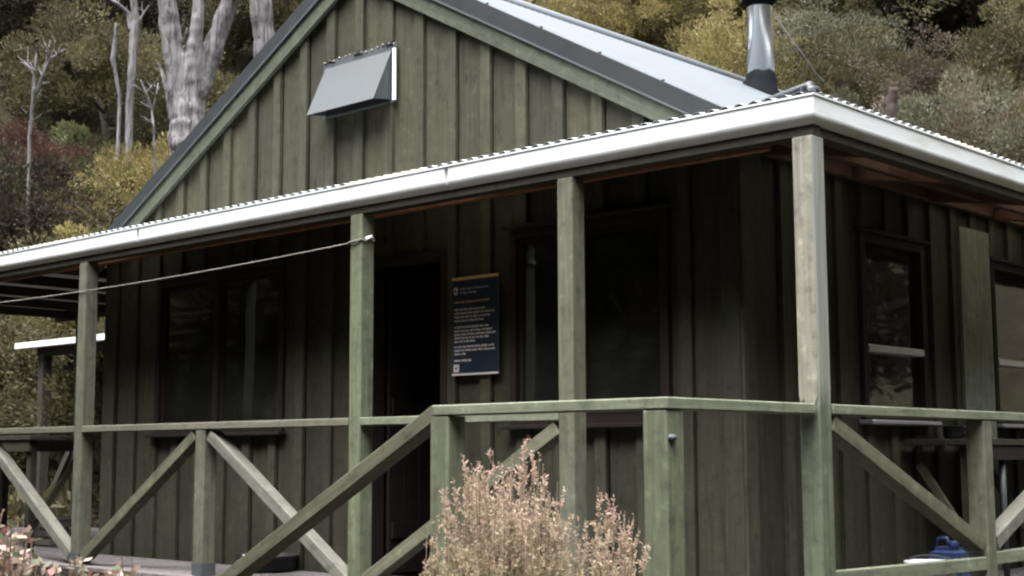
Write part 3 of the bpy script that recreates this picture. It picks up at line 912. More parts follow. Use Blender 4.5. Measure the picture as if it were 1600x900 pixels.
# landing and steps in front
YLn = -1.058
XA, XB = -1.15, -.018
def lpost(x, y, z1, w=.11):
    return timber('landing_post', (x - w / 2, y + w / 2, -.9), (x - w / 2, y + w / 2, z1), w, w, M['post'], hut, bevel=.006)
pa = lpost(XA, YLn, HR - .047)
pb = lpost(XB, YLn, HR - .047)
rail((XA - .10, YLn + .05, ZR), (XB - .10, YLn + .05, ZR), name='landing_rail')
rail((XB - .045, YLn - .003, ZR), (XB - .045, -.012, ZR), side=(1, 0, 0), name='landing_rail')
brace((XA - .085, YLn + .05, ZR - .007), (-2.98, YLn + .05, ZR - .007 - .53 * (2.98 + XA - .085)), M['brace'], w=.066, t=.1, name='stair_handrail')
lathe('bolt', (XB + .001, YLn + .03, .80), [(.006, -.012), (.022, -.006), (.022, .008), (.006, .014)], M['zinc'], hut, n=10)
nl = 9
for i in range(nl):
    y_ = YLn + .0 + i * (1.03 / nl)
    box('landing_plank', (XA - .12, y_ + .003, -.17), (XB + .02, y_ + 1.03 / nl - .003, -.14), M['deck'], hut, .003)
for i in range(4):
    xx = XA - .13 - .27 * (i + 1)
    box('tread', (xx, YLn + .04, -.30 - .145 * i), (xx + .26, -.06, -.26 - .145 * i), M['deck'], hut, .004)
for y_ in (YLn + .005, -.05):
    timber('stringer', (XA - .1, y_, -.28), (XA - 1.35, y_, -.9), .2, .045, M['post'], hut)
# deck ------------------------------------------------------------
deck = empty('deck', Vector((-3, .3, -.03)) - rel(hut), hut)
nd = 7
dw = (YW - .012 + .06) / nd
for i in range(nd):
    y_ = -.06 + i * dw
    for xa, xb in ((XVL, -7.1), (-7.095, -3.4), (-3.395, .06)):
        if i == 0 and xb > 0: xb = .06
        box('plank', (xa, y_ + .003, -.035), (xb - .004, y_ + dw - .003, -.003 - rb.uniform(0, .003)), M['deck'], deck, .003)
for i in range(8):
    x_ = XR + .012 + i * .112
    box('plank', (x_ + .003, YW - .01, -.035), (x_ + .109, YVB, -.004), M['deck'], deck, .003)
for i in range(20):
    y_ = YW - .01 + i * .106
    box('plank', (XVL, y_ + .003, -.035), (XL - .015, y_ + .103, -.004), M['deck'], deck, .003)
timber('deck_joist', (XVL, -.035, -.13), (XA - .2, -.035, -.13), .17, .045, M['beam'], deck)
timber('deck_joist', (.03, .12, -.13), (.03, YVB, -.13), .17, .045, M['beam'], deck, side=(1, 0, 0))
for i in range(5):
    timber('pile', (-.3 - 2.2 * i, .25, -1.0), (-.3 - 2.2 * i, .25, -.04), .12, .12, M['beam'], deck)

# ------------------------------------------------------------------ sign beside the door
sx0, sx1, sz0, sz1 = -2.862, -2.492, 1.218, 1.772
SY = YW - .030
sign = empty('information_sign', ((sx0 + sx1) / 2, SY, sz0))
tag(sign, 'navy information sign with white text and gold top strip beside the door', 'sign')
box('panel', (sx0, SY, sz0), (sx1, SY + .008, sz1 - .001), M['sign'], sign)
box('top_strip', (sx0 - .002, SY - .004, sz1), (sx1 + .002, SY + .009, sz1 + .018), M['gold'], sign)
box('bottom_edge', (sx0 - .002, SY - .003, sz0 - .012), (sx1 + .002, SY + .009, sz0 - .001), M['print'], sign)
for xx in (sx0 - .003, sx1):
    box('side_edge', (xx, SY - .002, sz0), (xx + .003, SY + .009, sz1 - .001), M['zinc'], sign)
W_, H_ = sx1 - sx0, sz1 - sz0
def text_line(body, u, v, size, mat, name='lettering'):
    cu = bpy.data.curves.new(name, 'FONT')
    cu.body = body
    cu.size = size
    cu.resolution_u = 2
    tmp = bpy.data.objects.new(name, cu)
    C.objects.link(tmp)
    dg = bpy.context.evaluated_depsgraph_get()
    me = bpy.data.meshes.new_from_object(tmp.evaluated_get(dg))
    bpy.data.objects.remove(tmp)
    me.materials.clear(); me.materials.append(mat)
    o = bpy.data.objects.new(name, me)
    o.rotation_euler = (math.radians(90), 0, 0)
    o.location = Vector((sx0 + u * W_, SY - .0012, sz1 - v * H_)) - rel(sign)
    return link(o, sign)
text_line('Department of Conservation', .165, .105, .020, M['print'])
text_line('Te Papa Atawhai', .165, .148, .020, M['print'])
# body copy, too small to read in the photograph: rows of word-like strokes
rt = random.Random(5)
def strokes(u0, u1, v, h, mat, name='text_row'):
    vv, ff = [], []
    u = u0
    while u < u1 - .01:
        wl_ = min(rt.uniform(.05, .15), u1 - u)
        e = u + wl_
        while u < e - .006:
            cw = rt.uniform(.008, .013)
            hh = h * rt.choice((.62, .62, .62, 1.0, .7))
            dn = h * rt.choice((0, 0, 0, 0, .25))
            xa, xb = sx0 + u * W_, sx0 + min(u + cw * .78, e) * W_
            za, zb_ = sz1 - v * H_ - dn, sz1 - v * H_ + hh
            b0 = len(vv)
            vv += [Vector((xa, SY - .0012, za)), Vector((xb, SY - .0012, za)), Vector((xb, SY - .0012, zb_)), Vector((xa, SY - .0012, zb_))]
            ff.append((b0, b0 + 1, b0 + 2, b0 + 3))
            u += cw
        u = e + .016
    r = rel(sign)
    return mesh_obj(name, [p - r for p in vv], ff, mat, sign)
LH = .013
strokes(.04, .84, .245, LH, M['print_gold'], 'heading_row')
for v_, u1 in ((.325, .74), (.365, .93), (.405, .84), (.445, .69), (.515, .83), (.555, .88), (.593, .95), (.630, .80), (.668, .52), (.725, .93), (.763, .94), (.802, .30), (.872, .45)):
    strokes(.04, u1, v_, LH, M['print'])
def flat(name, pts, mat, dy=-.0012):
    r = rel(sign)
    return mesh_obj(name, [Vector((sx0 + u * W_, SY + dy, sz1 - v * H_)) - r for u, v in pts], [tuple(range(len(pts)))], mat, sign)
flat('crest', [(.05, .155), (.03, .13), (.03, .075), (.115, .075), (.115, .13), (.095, .155)][::-1][::-1], M['print'])
flat('crest_mark', [(.055, .135), (.05, .09), (.075, .09), (.07, .115), (.095, .11), (.09, .135)], M['sign'], -.0022)
flat('corner_logo', [(.025, .985), (.03, .905), (.15, .905), (.145, .985)], M['print'])
flat('corner_logo_mark', [(.06, .962), (.07, .935), (.11, .93), (.115, .945), (.09, .948), (.105, .96)], M['sign'], -.0022)

# ------------------------------------------------------------------ clothes line
n_ = 14
a_, b_ = Vector((X2 - PW / 2, -.008, 1.945)), Vector((X1 - 2.93, -.01, 1.95))
pts = []
for i in range(n_ + 1):
    t = i / n_
    p = a_.lerp(b_, t); p.z -= .05 * 4 * t * (1 - t)
    pts.append(p)
line = tube('clothes_line', pts, .0036, M['rope'], n=6)
tag(line, 'pale cord clothes line strung along the front veranda posts', 'clothes line')
tube('knot', [(X2 - PW - .004, -.012, 1.945), (X2 - .05, -.013, 1.95), (X2 + .003, -.004, 1.955), (X2 + .012, .03, 1.95)], [.006, .006, .006, .006], M['rope'], line, n=6)
tube('loose_end', [(X2 + .012, .022, 1.962), (X2 + .014, .06, 1.976), (X2 + .014, .085, 1.955)], [.009, .012, .005], M['white'], line, n=6)

# ------------------------------------------------------------------ things on the veranda
cx, cy = -4.40, .52
tub = empty('tub', (cx, cy, 0)); tag(tub, 'low black round tub on the deck beside the door post', 'tub')
lathe('body', (cx, cy, .0), [(.17, 0), (.185, .02), (.195, .085), (.205, .09), (.205, .1), (.185, .1), (.175, .03), (.02, .028)], M['black'], tub, n=24)
cl = empty('cloth', (cx, cy, .1)); tag(cl, 'crumpled white cloth lying on the black tub', 'cloth')
vv, ff = [], []
for j in range(7):
    for i in range(9):
        xx, yy_ = (i - 4) * .016, (j - 3) * .02
        vv.append((xx, yy_, .016 + .014 * mnoise.noise(Vector((xx * 40, yy_ * 40, 1))) + .018 * max(0, 1 - (xx * xx + yy_ * yy_) / .003) + (0.0)))
for j in range(6):
    for i in range(8):
        ff.append((j * 9 + i, j * 9 + i + 1, (j + 1) * 9 + i + 1, (j + 1) * 9 + i))
co = mesh_obj('folds', vv, ff, M['white'], cl, smooth=True, loc=(.0, -.1, -.012))
co.modifiers.new('t', 'SOLIDIFY').thickness = .004

# slatted crate at the far end of the deck
q = at(82, 848, 12.0)
cr = empty('crate', (q.x, q.y, 0)); tag(cr, 'grey slotted crate on the deck behind the far veranda post', 'crate')
cw, cd, chh = .44, .3, .20
for z0_, z1_ in ((.005, .055), (.075, .125), (.145, .20)):
    for (lo, hi) in (((-cw / 2, -cd / 2, z0_), (cw / 2, -cd / 2 + .015, z1_)), ((-cw / 2, cd / 2 - .015, z0_), (cw / 2, cd / 2, z1_)), ((-cw / 2, -cd / 2 + .017, z0_), (-cw / 2 + .015, cd / 2 - .017, z1_)), ((cw / 2 - .015, -cd / 2 + .017, z0_), (cw / 2, cd / 2 - .017, z1_))):
        box('slat', Vector(lo) + Vector((q.x, q.y, 0)), Vector(hi) + Vector((q.x, q.y, 0)), M['crate'], cr, .003)
for sx_ in (-1, 0, 1):
    for sy_ in (-1, 1):
        xx = q.x + sx_ * (cw / 2 - .04); yy_ = q.y + sy_ * (cd / 2 - .026)
        box('corner_post', (xx - .03, yy_ - .01, .0), (xx + .03, yy_ + .01, .195), M['crate'], cr)
box('base', (q.x - cw / 2 + .02, q.y - cd / 2 + .02, .002), (q.x + cw / 2 - .02, q.y + cd / 2 - .02, .014), M['crate'], cr)
box('lid', (q.x - cw / 2 - .005, q.y - cd / 2 - .005, .202), (q.x + cw / 2 + .005, q.y + cd / 2 + .005, .22), M['crate'], cr, .003)

# dark table at the left end of the veranda
def table(name, c, L, Wd, top, label, cat, mat, leg_mat, thick=.035, apron=.09, yaw=0.0, splay=True):
    t = empty(name, (c[0], c[1], c[2])); tag(t, label, cat)
    np_ = 4
    for i in range(np_):
        y0_ = c[1] - Wd / 2 + i * Wd / np_
        box('top_plank', (c[0] - L / 2, y0_ + .002, c[2] + top - thick), (c[0] + L / 2, y0_ + Wd / np_ - .004, c[2] + top), mat, t, .003)
    for s_ in (-1, 1):
        box('apron', (c[0] - L / 2 + .04, c[1] + s_ * (Wd / 2 - .03) - .012, c[2] + top - thick - apron), (c[0] + L / 2 - .04, c[1] + s_ * (Wd / 2 - .03) + .012, c[2] + top - thick - .001), leg_mat, t)
        for e in (-1, 1):
            xx = c[0] + e * (L / 2 - .09); yy_ = c[1] + s_ * (Wd / 2 - .075)
            timber('leg', (xx, yy_, c[2] + .001), (xx, yy_, c[2] + top - thick - .002), .06, .06, leg_mat, t)
    for e in (-1, 1):
        xx = c[0] + e * (L / 2 - .09)
        timber('cross_brace', (xx - e * .045, c[1] - Wd / 2 + .1, c[2] + .15), (xx - e * .045, c[1] + Wd / 2 - .1, c[2] + top - .15), .05, .03, leg_mat, t, side=(1, 0, 0))
    return t
tq = at(30, 690, 11.6)
table('table', (tq.x - .2, tq.y + .1, 0), 1.5, .62, .905, 'dark wooden table on the deck at the far end of the veranda', 'table', M['beam'], M['beam'])

# bench shelf along the right-hand wall with oddments on it and under it
bn = empty('side_bench', (-.60, 3.1, 0)); tag(bn, 'brown wooden bench against the side wall below the windows', 'bench')
for i in range(3):
    box('top_plank', (XR + .03 + i * .135, 2.33, .785), (XR + .03 + i * .135 + .13, 4.6, .82), M['beam'], bn, .003)
box('apron', (XR + .40, 2.35, .70), (XR + .42, 4.58, .784), M['frame'], bn)
for y_ in (2.42, 3.3, 4.5):
    timber('leg', (XR + .36, y_, -.003), (XR + .36, y_, .784), .05, .05, M['beam'], bn)
    timber('cross_brace', (XR + .33, y_ + .05, .25), (XR + .05, y_ + .05, .68), .05, .03, M['brace'], bn)
tube('pipe_leg', [(XR + .38, 2.86, -.003), (XR + .38, 2.86, .784)], .018, M['zinc'], bn, n=10)

bq = Vector((-.42, 2.02, 0))
jc = empty('jerry_can', bq); jc.scale = (.8, .8, .92); tag(jc, 'blue plastic container on the side veranda floor below the bench', 'container')
bm = bmesh.new()
bmesh.ops.create_cube(bm, size=1)
for v_ in bm.verts: v_.co = Vector((v_.co.x * .22, v_.co.y * .19, v_.co.z * .26))
bmesh.ops.bevel(bm, geom=list(bm.edges), offset=.03, segments=3, affect='EDGES')
for v_ in bm.verts:
    if v_.co.z > .1: v_.co.x *= .9; v_.co.y *= .9
me = bpy.data.meshes.new('body'); bm.to_mesh(me); bm.free(); me.materials.append(M['blue'])
o_ = bpy.data.objects.new('body', me); o_.location = (0, 0, .13); link(o_, jc)
for zz in (.08, .18):
    box('rib', bq + Vector((-.114, -.099, zz)), bq + Vector((.114, .099, zz + .018)), M['blue'], jc, .006)
lathe('cap', bq + Vector((.05, -.03, .255)), [(.034, 0), (.034, .035), (.03, .04)], M['blue'], jc, n=14)
tube('handle', [bq + Vector((-.08, 0, .25)), bq + Vector((-.075, 0, .305)), bq + Vector((-.01, 0, .31)), bq + Vector((.005, 0, .255))], .012, M['blue'], jc, n=8)
wq = Vector((-.33, 1.62, 0))
wt = empty('bucket', wq); tag(wt, 'white bucket on the side veranda floor beside the blue container', 'bucket')
lathe('body', wq, [(.11, .0), (.128, .175), (.135, .178), (.135, .19), (.123, .19), (.105, .02), (.01, .018)], M['white'], wt, n=22)
tube('handle', [wq + Vector((.13 * math.cos(a), .0, 0.18 + .04 * math.sin(a))) for a in [math.pi * i / 8 for i in range(9)]], .004, M['zinc'], wt, n=6)
pq = Vector((XR + .17, 2.68, .821))
pot = empty('pot', pq); tag(pot, 'small dark pot on the side bench', 'pot')
lathe('body', pq, [(.05, 0), (.06, .02), (.06, .075), (.064, .078), (.056, .08), (.052, .02), (.01, .015)], M['black'], pot, n=18)
tube('handle', [pq + Vector((.055, 0, .065)), pq + Vector((.095, 0, .06)), pq + Vector((.095, 0, .03)), pq + Vector((.058, 0, .025))], .006, M['black'], pot, n=6)
mq = Vector((XR + .2, 2.86, .821))
mg = empty('cup', mq); tag(mg, 'small white cup beside the dark pot on the side bench', 'cup')
lathe('body', mq, [(.03, 0), (.037, .05), (.04, .075), (.036, .075), (.03, .01), (.01, .008)], M['white'], mg, n=16)
tube('handle', [mq + Vector((.036, 0, .06)), mq + Vector((.06, 0, .055)), mq + Vector((.058, 0, .025)), mq + Vector((.034, 0, .02))], .005, M['white'], mg, n=6)

# ------------------------------------------------------------------ small lean-to beyond the far end of the veranda
def lean_to():
    D0 = 17.0
    pA = at(66, 700, D0)
    gz = ground_z(pA.x, pA.y)
    fx = Vector((1, 0, 0)); fy = Vector((0, 1, 0))
    s = empty('lean_to', (pA.x, pA.y, gz)); tag(s, 'small open lean-to with white tin roof beyond the far end of the veranda', 'shed')
    zt_ = at(40, 541, D0).z
    base = Vector((pA.x, pA.y, 0))
    def P(u, v_, z): return base + fx * u + fy * v_ + Vector((0, 0, z))
    zf = zt_ + .02
    for u in (0, 2.1):
        for v_ in (0, 1.6):
            g = P(u, v_, 0); g2 = ground_z(g.x, g.y)
            timber('post', P(u, v_, g2 - .1), P(u, v_, zf - .13 + .06 * v_), .12, .12, M['beam'], s, side=fy)
    timber('beam', P(-.15, 0, zf - .07), P(2.3, 0, zf - .07 + .0), .12, .06, M['beam'], s, side=fy)
    timber('beam', P(-.15, 1.6, zf + .03), P(2.3, 1.6, zf + .03), .12, .06, M['beam'], s, side=fy)
    nu = 32
    def p_of(u, w):
        return P(-.3 + 2.68 * u, -.14 + 1.95 * w, zf + .02 + .06 * (-.14 + 1.95 * w)), Vector((0, 0, 1))
    corrugated('roofing_sheet', M['vroof'], s, p_of, nu, 1, .009)
    timber('gutter', P(-.3, -.2, zf - .01), P(2.38, -.2, zf - .01), .07, .09, M['gutter'], s, side=fy)
    timber('wall_rail', P(.0, 1.6, .95), P(2.1, 1.6, .95), .1, .04, M['beam'], s, side=fy)
    timber('cross_brace', P(.1, .0, .12), P(.75, .0, .95), .08, .05, M['beam'], s, side=fy)
lean_to()

# ------------------------------------------------------------------ vegetation
def leaf_mesh(name, centers, axes, widths, lengths, tints, mat, seed=0, fold=0.0):
    """one small pointed quad per leaf: centers (n,3), axes (n,3) = direction the leaf points"""
    rng = np.random.default_rng(seed)
    n = len(centers)
    ax = axes / np.maximum(np.linalg.norm(axes, axis=1, keepdims=True), 1e-6)
    rd = rng.normal(size=(n, 3))
    sd_ = np.cross(ax, rd); sd_ /= np.maximum(np.linalg.norm(sd_, axis=1, keepdims=True), 1e-6)
    w = widths[:, None] * .5; l = lengths[:, None]
    v = np.empty((n, 4, 3))
    v[:, 0] = centers
    v[:, 1] = centers + ax * l * .55 + sd_ * w
    v[:, 2] = centers + ax * l
    v[:, 3] = centers + ax * l * .45 - sd_ * w
    me = bpy.data.meshes.new(name)
    me.vertices.add(n * 4); me.vertices.foreach_set('co', v.reshape(-1))
    me.loops.add(n * 4); me.loops.foreach_set('vertex_index', np.arange(n * 4, dtype=np.int32))
    me.polygons.add(n)
    me.polygons.foreach_set('loop_start', np.arange(0, n * 4, 4, dtype=np.int32))
    me.polygons.foreach_set('loop_total', np.full(n, 4, dtype=np.int32))
    at_ = me.attributes.new('tint', 'FLOAT', 'FACE'); at_.data.foreach_set('value', tints.astype(np.float32))
    me.materials.append(mat)
    me.update(calc_edges=True)
    return me

def crown_mesh(name, seed, rx, rz, nclump, per, mat, clump_r=(.22, .42), leaf=(.035, .10), flat=.75, up=.5):
    rng = np.random.default_rng(seed)
    cs, ax, ti = [], [], []
    for i in range(nclump):
        d = rng.normal(size=3); d[2] = abs(d[2]) * 1.0 - .25
        d /= np.linalg.norm(d)
        rad = rng.uniform(.45, 1.0) ** .6
        wob = 1 + .22 * math.sin(3 * math.atan2(d[1], d[0]) + seed) + .15 * rng.normal()
        c = d * rad * np.array([rx, rx, rz]) * wob
        cr_ = rng.uniform(*clump_r)
        q_ = rng.normal(size=(per, 3)); q_ /= np.linalg.norm(q_, axis=1, keepdims=True)
        rr = cr_ * rng.uniform(.35, 1.0, size=(per, 1)) ** .7
        pts_ = c + q_ * rr * np.array([1, 1, flat])
        cs.append(pts_)
        ax.append(q_ + d * .5 + np.array([0, 0, up]) + rng.normal(scale=.35, size=(per, 3)))
        ti.append(np.clip(rng.normal(rng.uniform(.12, .88), .15, size=per), 0, 1))
    cs = np.concatenate(cs); ax = np.concatenate(ax); ti = np.concatenate(ti)
    n = len(cs)
    return leaf_mesh(name, cs, ax, rng.uniform(leaf[0] * .7, leaf[0] * 1.4, n), rng.uniform(leaf[1] * .6, leaf[1] * 1.3, n), ti, mat, seed)

LEAF = {
    'olive': leaf_mat('olive_brown_leaf', [(.026, .023, .011), (.057, .051, .024), (.092, .084, .043)]),
    'dark': leaf_mat('dark_brown_leaf', [(.012, .009, .006), (.027, .021, .014), (.045, .036, .024)]),
    'yellow': leaf_mat('yellow_green_leaf', [(.058, .048, .018), (.132, .110, .042), (.20, .170, .074)]),
    'grey': leaf_mat('grey_green_leaf', [(.038, .038, .024), (.072, .071, .045), (.108, .106, .072)]),
    'green': leaf_mat('fresh_green_leaf', [(.028, .034, .013), (.057, .065, .026), (.095, .102, .046)]),
    'rust': leaf_mat('rusty_leaf', [(.027, .013, .010), (.056, .028, .021), (.082, .046, .035)]),
    'pinkbrown': leaf_mat('pinkish_brown_leaf', [(.040, .030, .021), (.076, .060, .043), (.112, .092, .068)]),
}
PROTO = {}
def trunk_mesh(seed, h, r, nb, mat, name='trunk'):
    rnd = random.Random(seed)
    V, Fc = [], []
    p = [Vector((0, 0, -.4)), Vector((rnd.uniform(-.1, .1), rnd.uniform(-.1, .1), h * .35)), Vector((rnd.uniform(-.2, .2), rnd.uniform(-.2, .2), h * .7)), Vector((rnd.uniform(-.3, .3), rnd.uniform(-.3, .3), h))]
    v, f = tube_geo(p, [r, r * .8, r * .55, r * .2], 7, seed=seed); V += v; Fc += f
    for i in range(nb):
        t = rnd.uniform(.25, .85); b0 = p[1].lerp(p[3], t)
        an = rnd.uniform(0, 6.28); ln = h * rnd.uniform(.35, .6)
        e = b0 + Vector((math.cos(an) * ln, math.sin(an) * ln, ln * rnd.uniform(.3, .8)))
        mid_ = b0.lerp(e, .5) + Vector((0, 0, -.06 * ln))
        v, f = tube_geo([b0, mid_, e], [r * .4, r * .28, r * .08], 5, seed=i, base=len(V)); V += v; Fc += f
    me = bpy.data.meshes.new(name)
    me.from_pydata([tuple(q_) for q_ in V], [], Fc); me.materials.append(mat)
    me.polygons.foreach_set('use_smooth', [True] * len(me.polygons)); me.update()
    return me

for kind in LEAF:
    PROTO[kind] = []
    for s_ in range(2):
        sd0 = hash(kind) % 1 + 10 * list(LEAF).index(kind) + s_
        big = kind in ('yellow', 'olive', 'grey', 'pinkbrown')
        cm = crown_mesh('crown', sd0 + 3, 1.35, 1.2, 130, 300, LEAF[kind], clump_r=(.17, .34) if s_ else (.22, .40), leaf=(.024, .060) if kind != 'green' else (.032, .085), up=.7 if s_ else .35)
        PROTO[kind].append((cm, trunk_mesh(sd0 + 50, 1.5, .07, 6, M['bark_dark'])))

# taller forest trees with finer leaves for the slopes facing the hut
for kind in ('olive', 'dark', 'green', 'grey'):
    sd0 = 300 + list(LEAF).index(kind)
    PROTO['tall_' + kind] = [(crown_mesh('crown', sd0 + s_, 1.3, 1.45, 170, 250, LEAF[kind], clump_r=(.16, .34), leaf=(.026, .06), up=.4), trunk_mesh(sd0 + 50 + s_, 1.5, .06, 6, M['bark_dark'])) for s_ in range(2)]
BUSH_LABEL = {
    'olive': ('olive brown scrub tree on the hillside behind the hut', 'olive brown scrub trees on the hillside'),
    'dark': ('dark brown scrub tree high on the shaded hillside behind the hut', 'dark brown scrub trees on the hillside'),
    'yellow': ('yellow green bushy tree on the hillside behind the hut roof', 'yellow green trees on the hillside'),
    'grey': ('grey green feathery tree on the hillside behind the hut', 'grey green trees on the hillside'),
    'green': ('fresh green bush low on the hillside behind the veranda', 'fresh green bushes on the hillside'),
    'rust': ('rusty red brown bush on the hillside beyond the veranda end', 'rusty bushes on the hillside'),
    'pinkbrown': ('pinkish brown scrub tree on the hillside behind the hut', 'pinkish brown scrub trees on the hillside'),
}
def bush(kind, x, y, s, idx, sz=None, lift=.55, tall=False):
    cm, tm = PROTO[('tall_' if tall else '') + kind][idx % 2]
    z = ground_z(x, y)
    e = empty('scrub_tree', (x, y, z))
    e.rotation_euler = (0, 0, idx * 2.399)
    e.scale = (s, s, sz or s)
    tag(e, BUSH_LABEL[kind][0], 'tree', BUSH_LABEL[kind][1])
    c = bpy.data.objects.new('crown', cm); c.location = (0, 0, 1.35 * lift + .35); link(c, e)
    t = bpy.data.objects.new('trunk', tm); link(t, e)
    return e

BUSH_ADJ = {'olive': 'olive brown scrub tree', 'dark': 'dark brown scrub tree', 'yellow': 'yellow green bushy tree', 'grey': 'grey green feathery tree', 'green': 'fresh green bush', 'rust': 'rusty red bush', 'pinkbrown': 'pinkish brown scrub tree'}
rv = random.Random(21)
def kind_for(px, py, D):
    r = rv.random()
    if 95 < px < 285 and 20.5 < D < 24.5: return 'yellow' if r < .85 else 'olive'
    if px < 200 and 18.5 < D < 20.5: return 'green' if r < .7 else 'olive'
    if px < 470:
        if py > 390: return 'rust' if r < .25 else ('olive' if r < .7 else 'dark')
        if py > 320 and px < 170: return 'green'
        if px < 110 and py > 190: return 'rust' if r < .7 else 'olive'
        if py > 215: return 'yellow' if px > 90 else 'olive'
        if py > 110: return 'olive' if r < .5 else ('grey' if r < .85 else 'yellow')
        return 'dark' if r < .72 else 'olive'
    if px < 860: return 'dark' if r < .5 else 'olive'
    if px < 1165: return 'yellow' if r < .85 else 'olive'
    if px < 1340: return 'grey' if r < .7 else 'olive'
    return ('grey' if r < .35 else 'pinkbrown' if r < .65 else 'olive') if py > 40 else ('green' if r < .3 else 'olive')

idx = 0
for D, step in ((17.6, 1.6), (19.2, 1.7), (21.0, 1.75), (23.0, 1.85), (25.2, 1.95), (27.6, 2.1), (30.4, 2.3), (33.6, 2.5), (37.5, 2.8), (42, 3.2)):
    half = D * .362 * 1.3
    n_ = int(2 * half / step)
    for i in range(n_ + 1):
        lat = -half + 2 * half * (i + rv.uniform(.2, .8)) / (n_ + 1)
        Dd = D + rv.uniform(-.8, .8)
        x_ = CAM.x + DX * Dd + DY * lat
        y_ = CAM.y + DY * Dd - DX * lat
        if XVL - 1.6 < x_ < 1.6 and -2 < y_ < YB + 1.7: continue
        px, py, w_ = topix((x_, y_, ground_z(x_, y_) + 1.4))
        if D < 18 and 20 < px < 260: continue
        kd = kind_for(px, py, D)
        s_ = rv.uniform(.85, 1.25) * (1 + (D - 18) * .012)
        if 485 < px < 830: continue
        e = bush(kd, x_, y_, s_, idx, s_ * rv.uniform(.85, 1.2))
        zone = ('beyond the left edge' if px < 0 else 'left of the bare white sapling' if px < 50 else 'right of the bare white sapling' if px < 130 else 'below the slim dead tree' if px < 240 else
                'beside the huge dead tree' if px < 360 else 'behind the left gable slope' if px < 860 else 'above the middle of the roof' if px < 1000 else 'just left of the flue' if px < 1180 else
                'just right of the flue' if px < 1300 else 'behind the brown stump' if px < 1420 else 'above the side gutter' if px < 1600 else 'beyond the right edge')
        row = ('at the foot of the slope' if D < 18.5 else 'low on the slope' if D < 22 else 'halfway up the slope' if D < 26 else 'high on the slope' if D < 32 else 'at the top of the slope')
        e['label'] = BUSH_ADJ[kd] + ' ' + zone + ' ' + row
        idx += 1
# the bush on the other sides of the clearing (seen in the window glass and in the shade it throws)
for i in range(95):
    a = rv.uniform(-math.pi, math.pi)
    rr = rv.uniform(10.5, 16)
    x_, y_ = rr * math.cos(a), -3 + rr * math.sin(a)
    ex, ey = x_ - CAM.x, y_ - CAM.y
    D = ex * DX + ey * DY; lat = ex * DY - ey * DX
    if D > 0 and abs(lat) < D * .5 + 9: continue
    if x_ > 6 and y_ > -9 and rv.random() < .7: continue
    kd = rv.choice(['olive', 'dark', 'grey', 'green'])
    e = bush(kd, x_, y_, rv.uniform(3.0, 4.2), idx, tall=True); idx += 1
    e['label'] = {'olive': 'olive brown', 'dark': 'dark brown', 'grey': 'grey green', 'green': 'fresh green'}[kd] + ' tree on the slope across the clearing facing the hut'
    e['group'] = 'trees across the clearing'

for k_, (x_, y_, s_, kd) in enumerate(((6.8, 5.2, 2.3, 'dark'), (9.0, 1.2, 2.6, 'dark'), (6.6, 10.5, 2.6, 'dark'), (10.5, -3.0, 2.4, 'dark'), (9.5, 8.0, 3.0, 'dark'), (-8.0, -6.4, 2.9, 'olive'), (-6.2, -7.2, 3.3, 'dark'), (-12.5, -7.2, 3.0, 'green'), (-9.6, -8.5, 3.6, 'dark'))):  # unseen trees, added to block light from the veranda and darken the panes
    e = bush(kd, x_, y_, s_, idx, tall=True); idx += 1
    e['label'] = 'tall leafy tree at the near edge of the clearing'
    e['group'] = 'trees across the clearing'
# low undergrowth over the slopes
def undergrowth():
    rng = np.random.default_rng(4)
    n = 42000
    D = rng.uniform(16, 44, n); lat = rng.uniform(-1, 1, n) * (D * .48)
    x_ = CAM.x + DX * D + DY * lat; y_ = CAM.y + DY * D - DX * lat
    keep = ~((x_ > XVL - .6) & (x_ < 1.0) & (y_ > -1) & (y_ < YB + .8))
    x_, y_ = x_[keep], y_[keep]
    z_ = np.array([ground_z(a, b) for a, b in zip(x_, y_)])
    cs = np.stack([x_, y_, z_ + rng.uniform(-.02, .45, len(x_))], 1)
    ax = rng.normal(size=cs.shape) + np.array([0, 0, .9])
    me = leaf_mesh('undergrowth', cs, ax, rng.uniform(.05, .13, len(x_)), rng.uniform(.12, .34, len(x_)), rng.uniform(0, 1, len(x_)), LEAF['olive'], 5)
    o = bpy.data.objects.new('undergrowth', me); link(o)
    tag(o, 'low brown undergrowth covering the hillside', 'undergrowth', kind='stuff')
undergrowth()

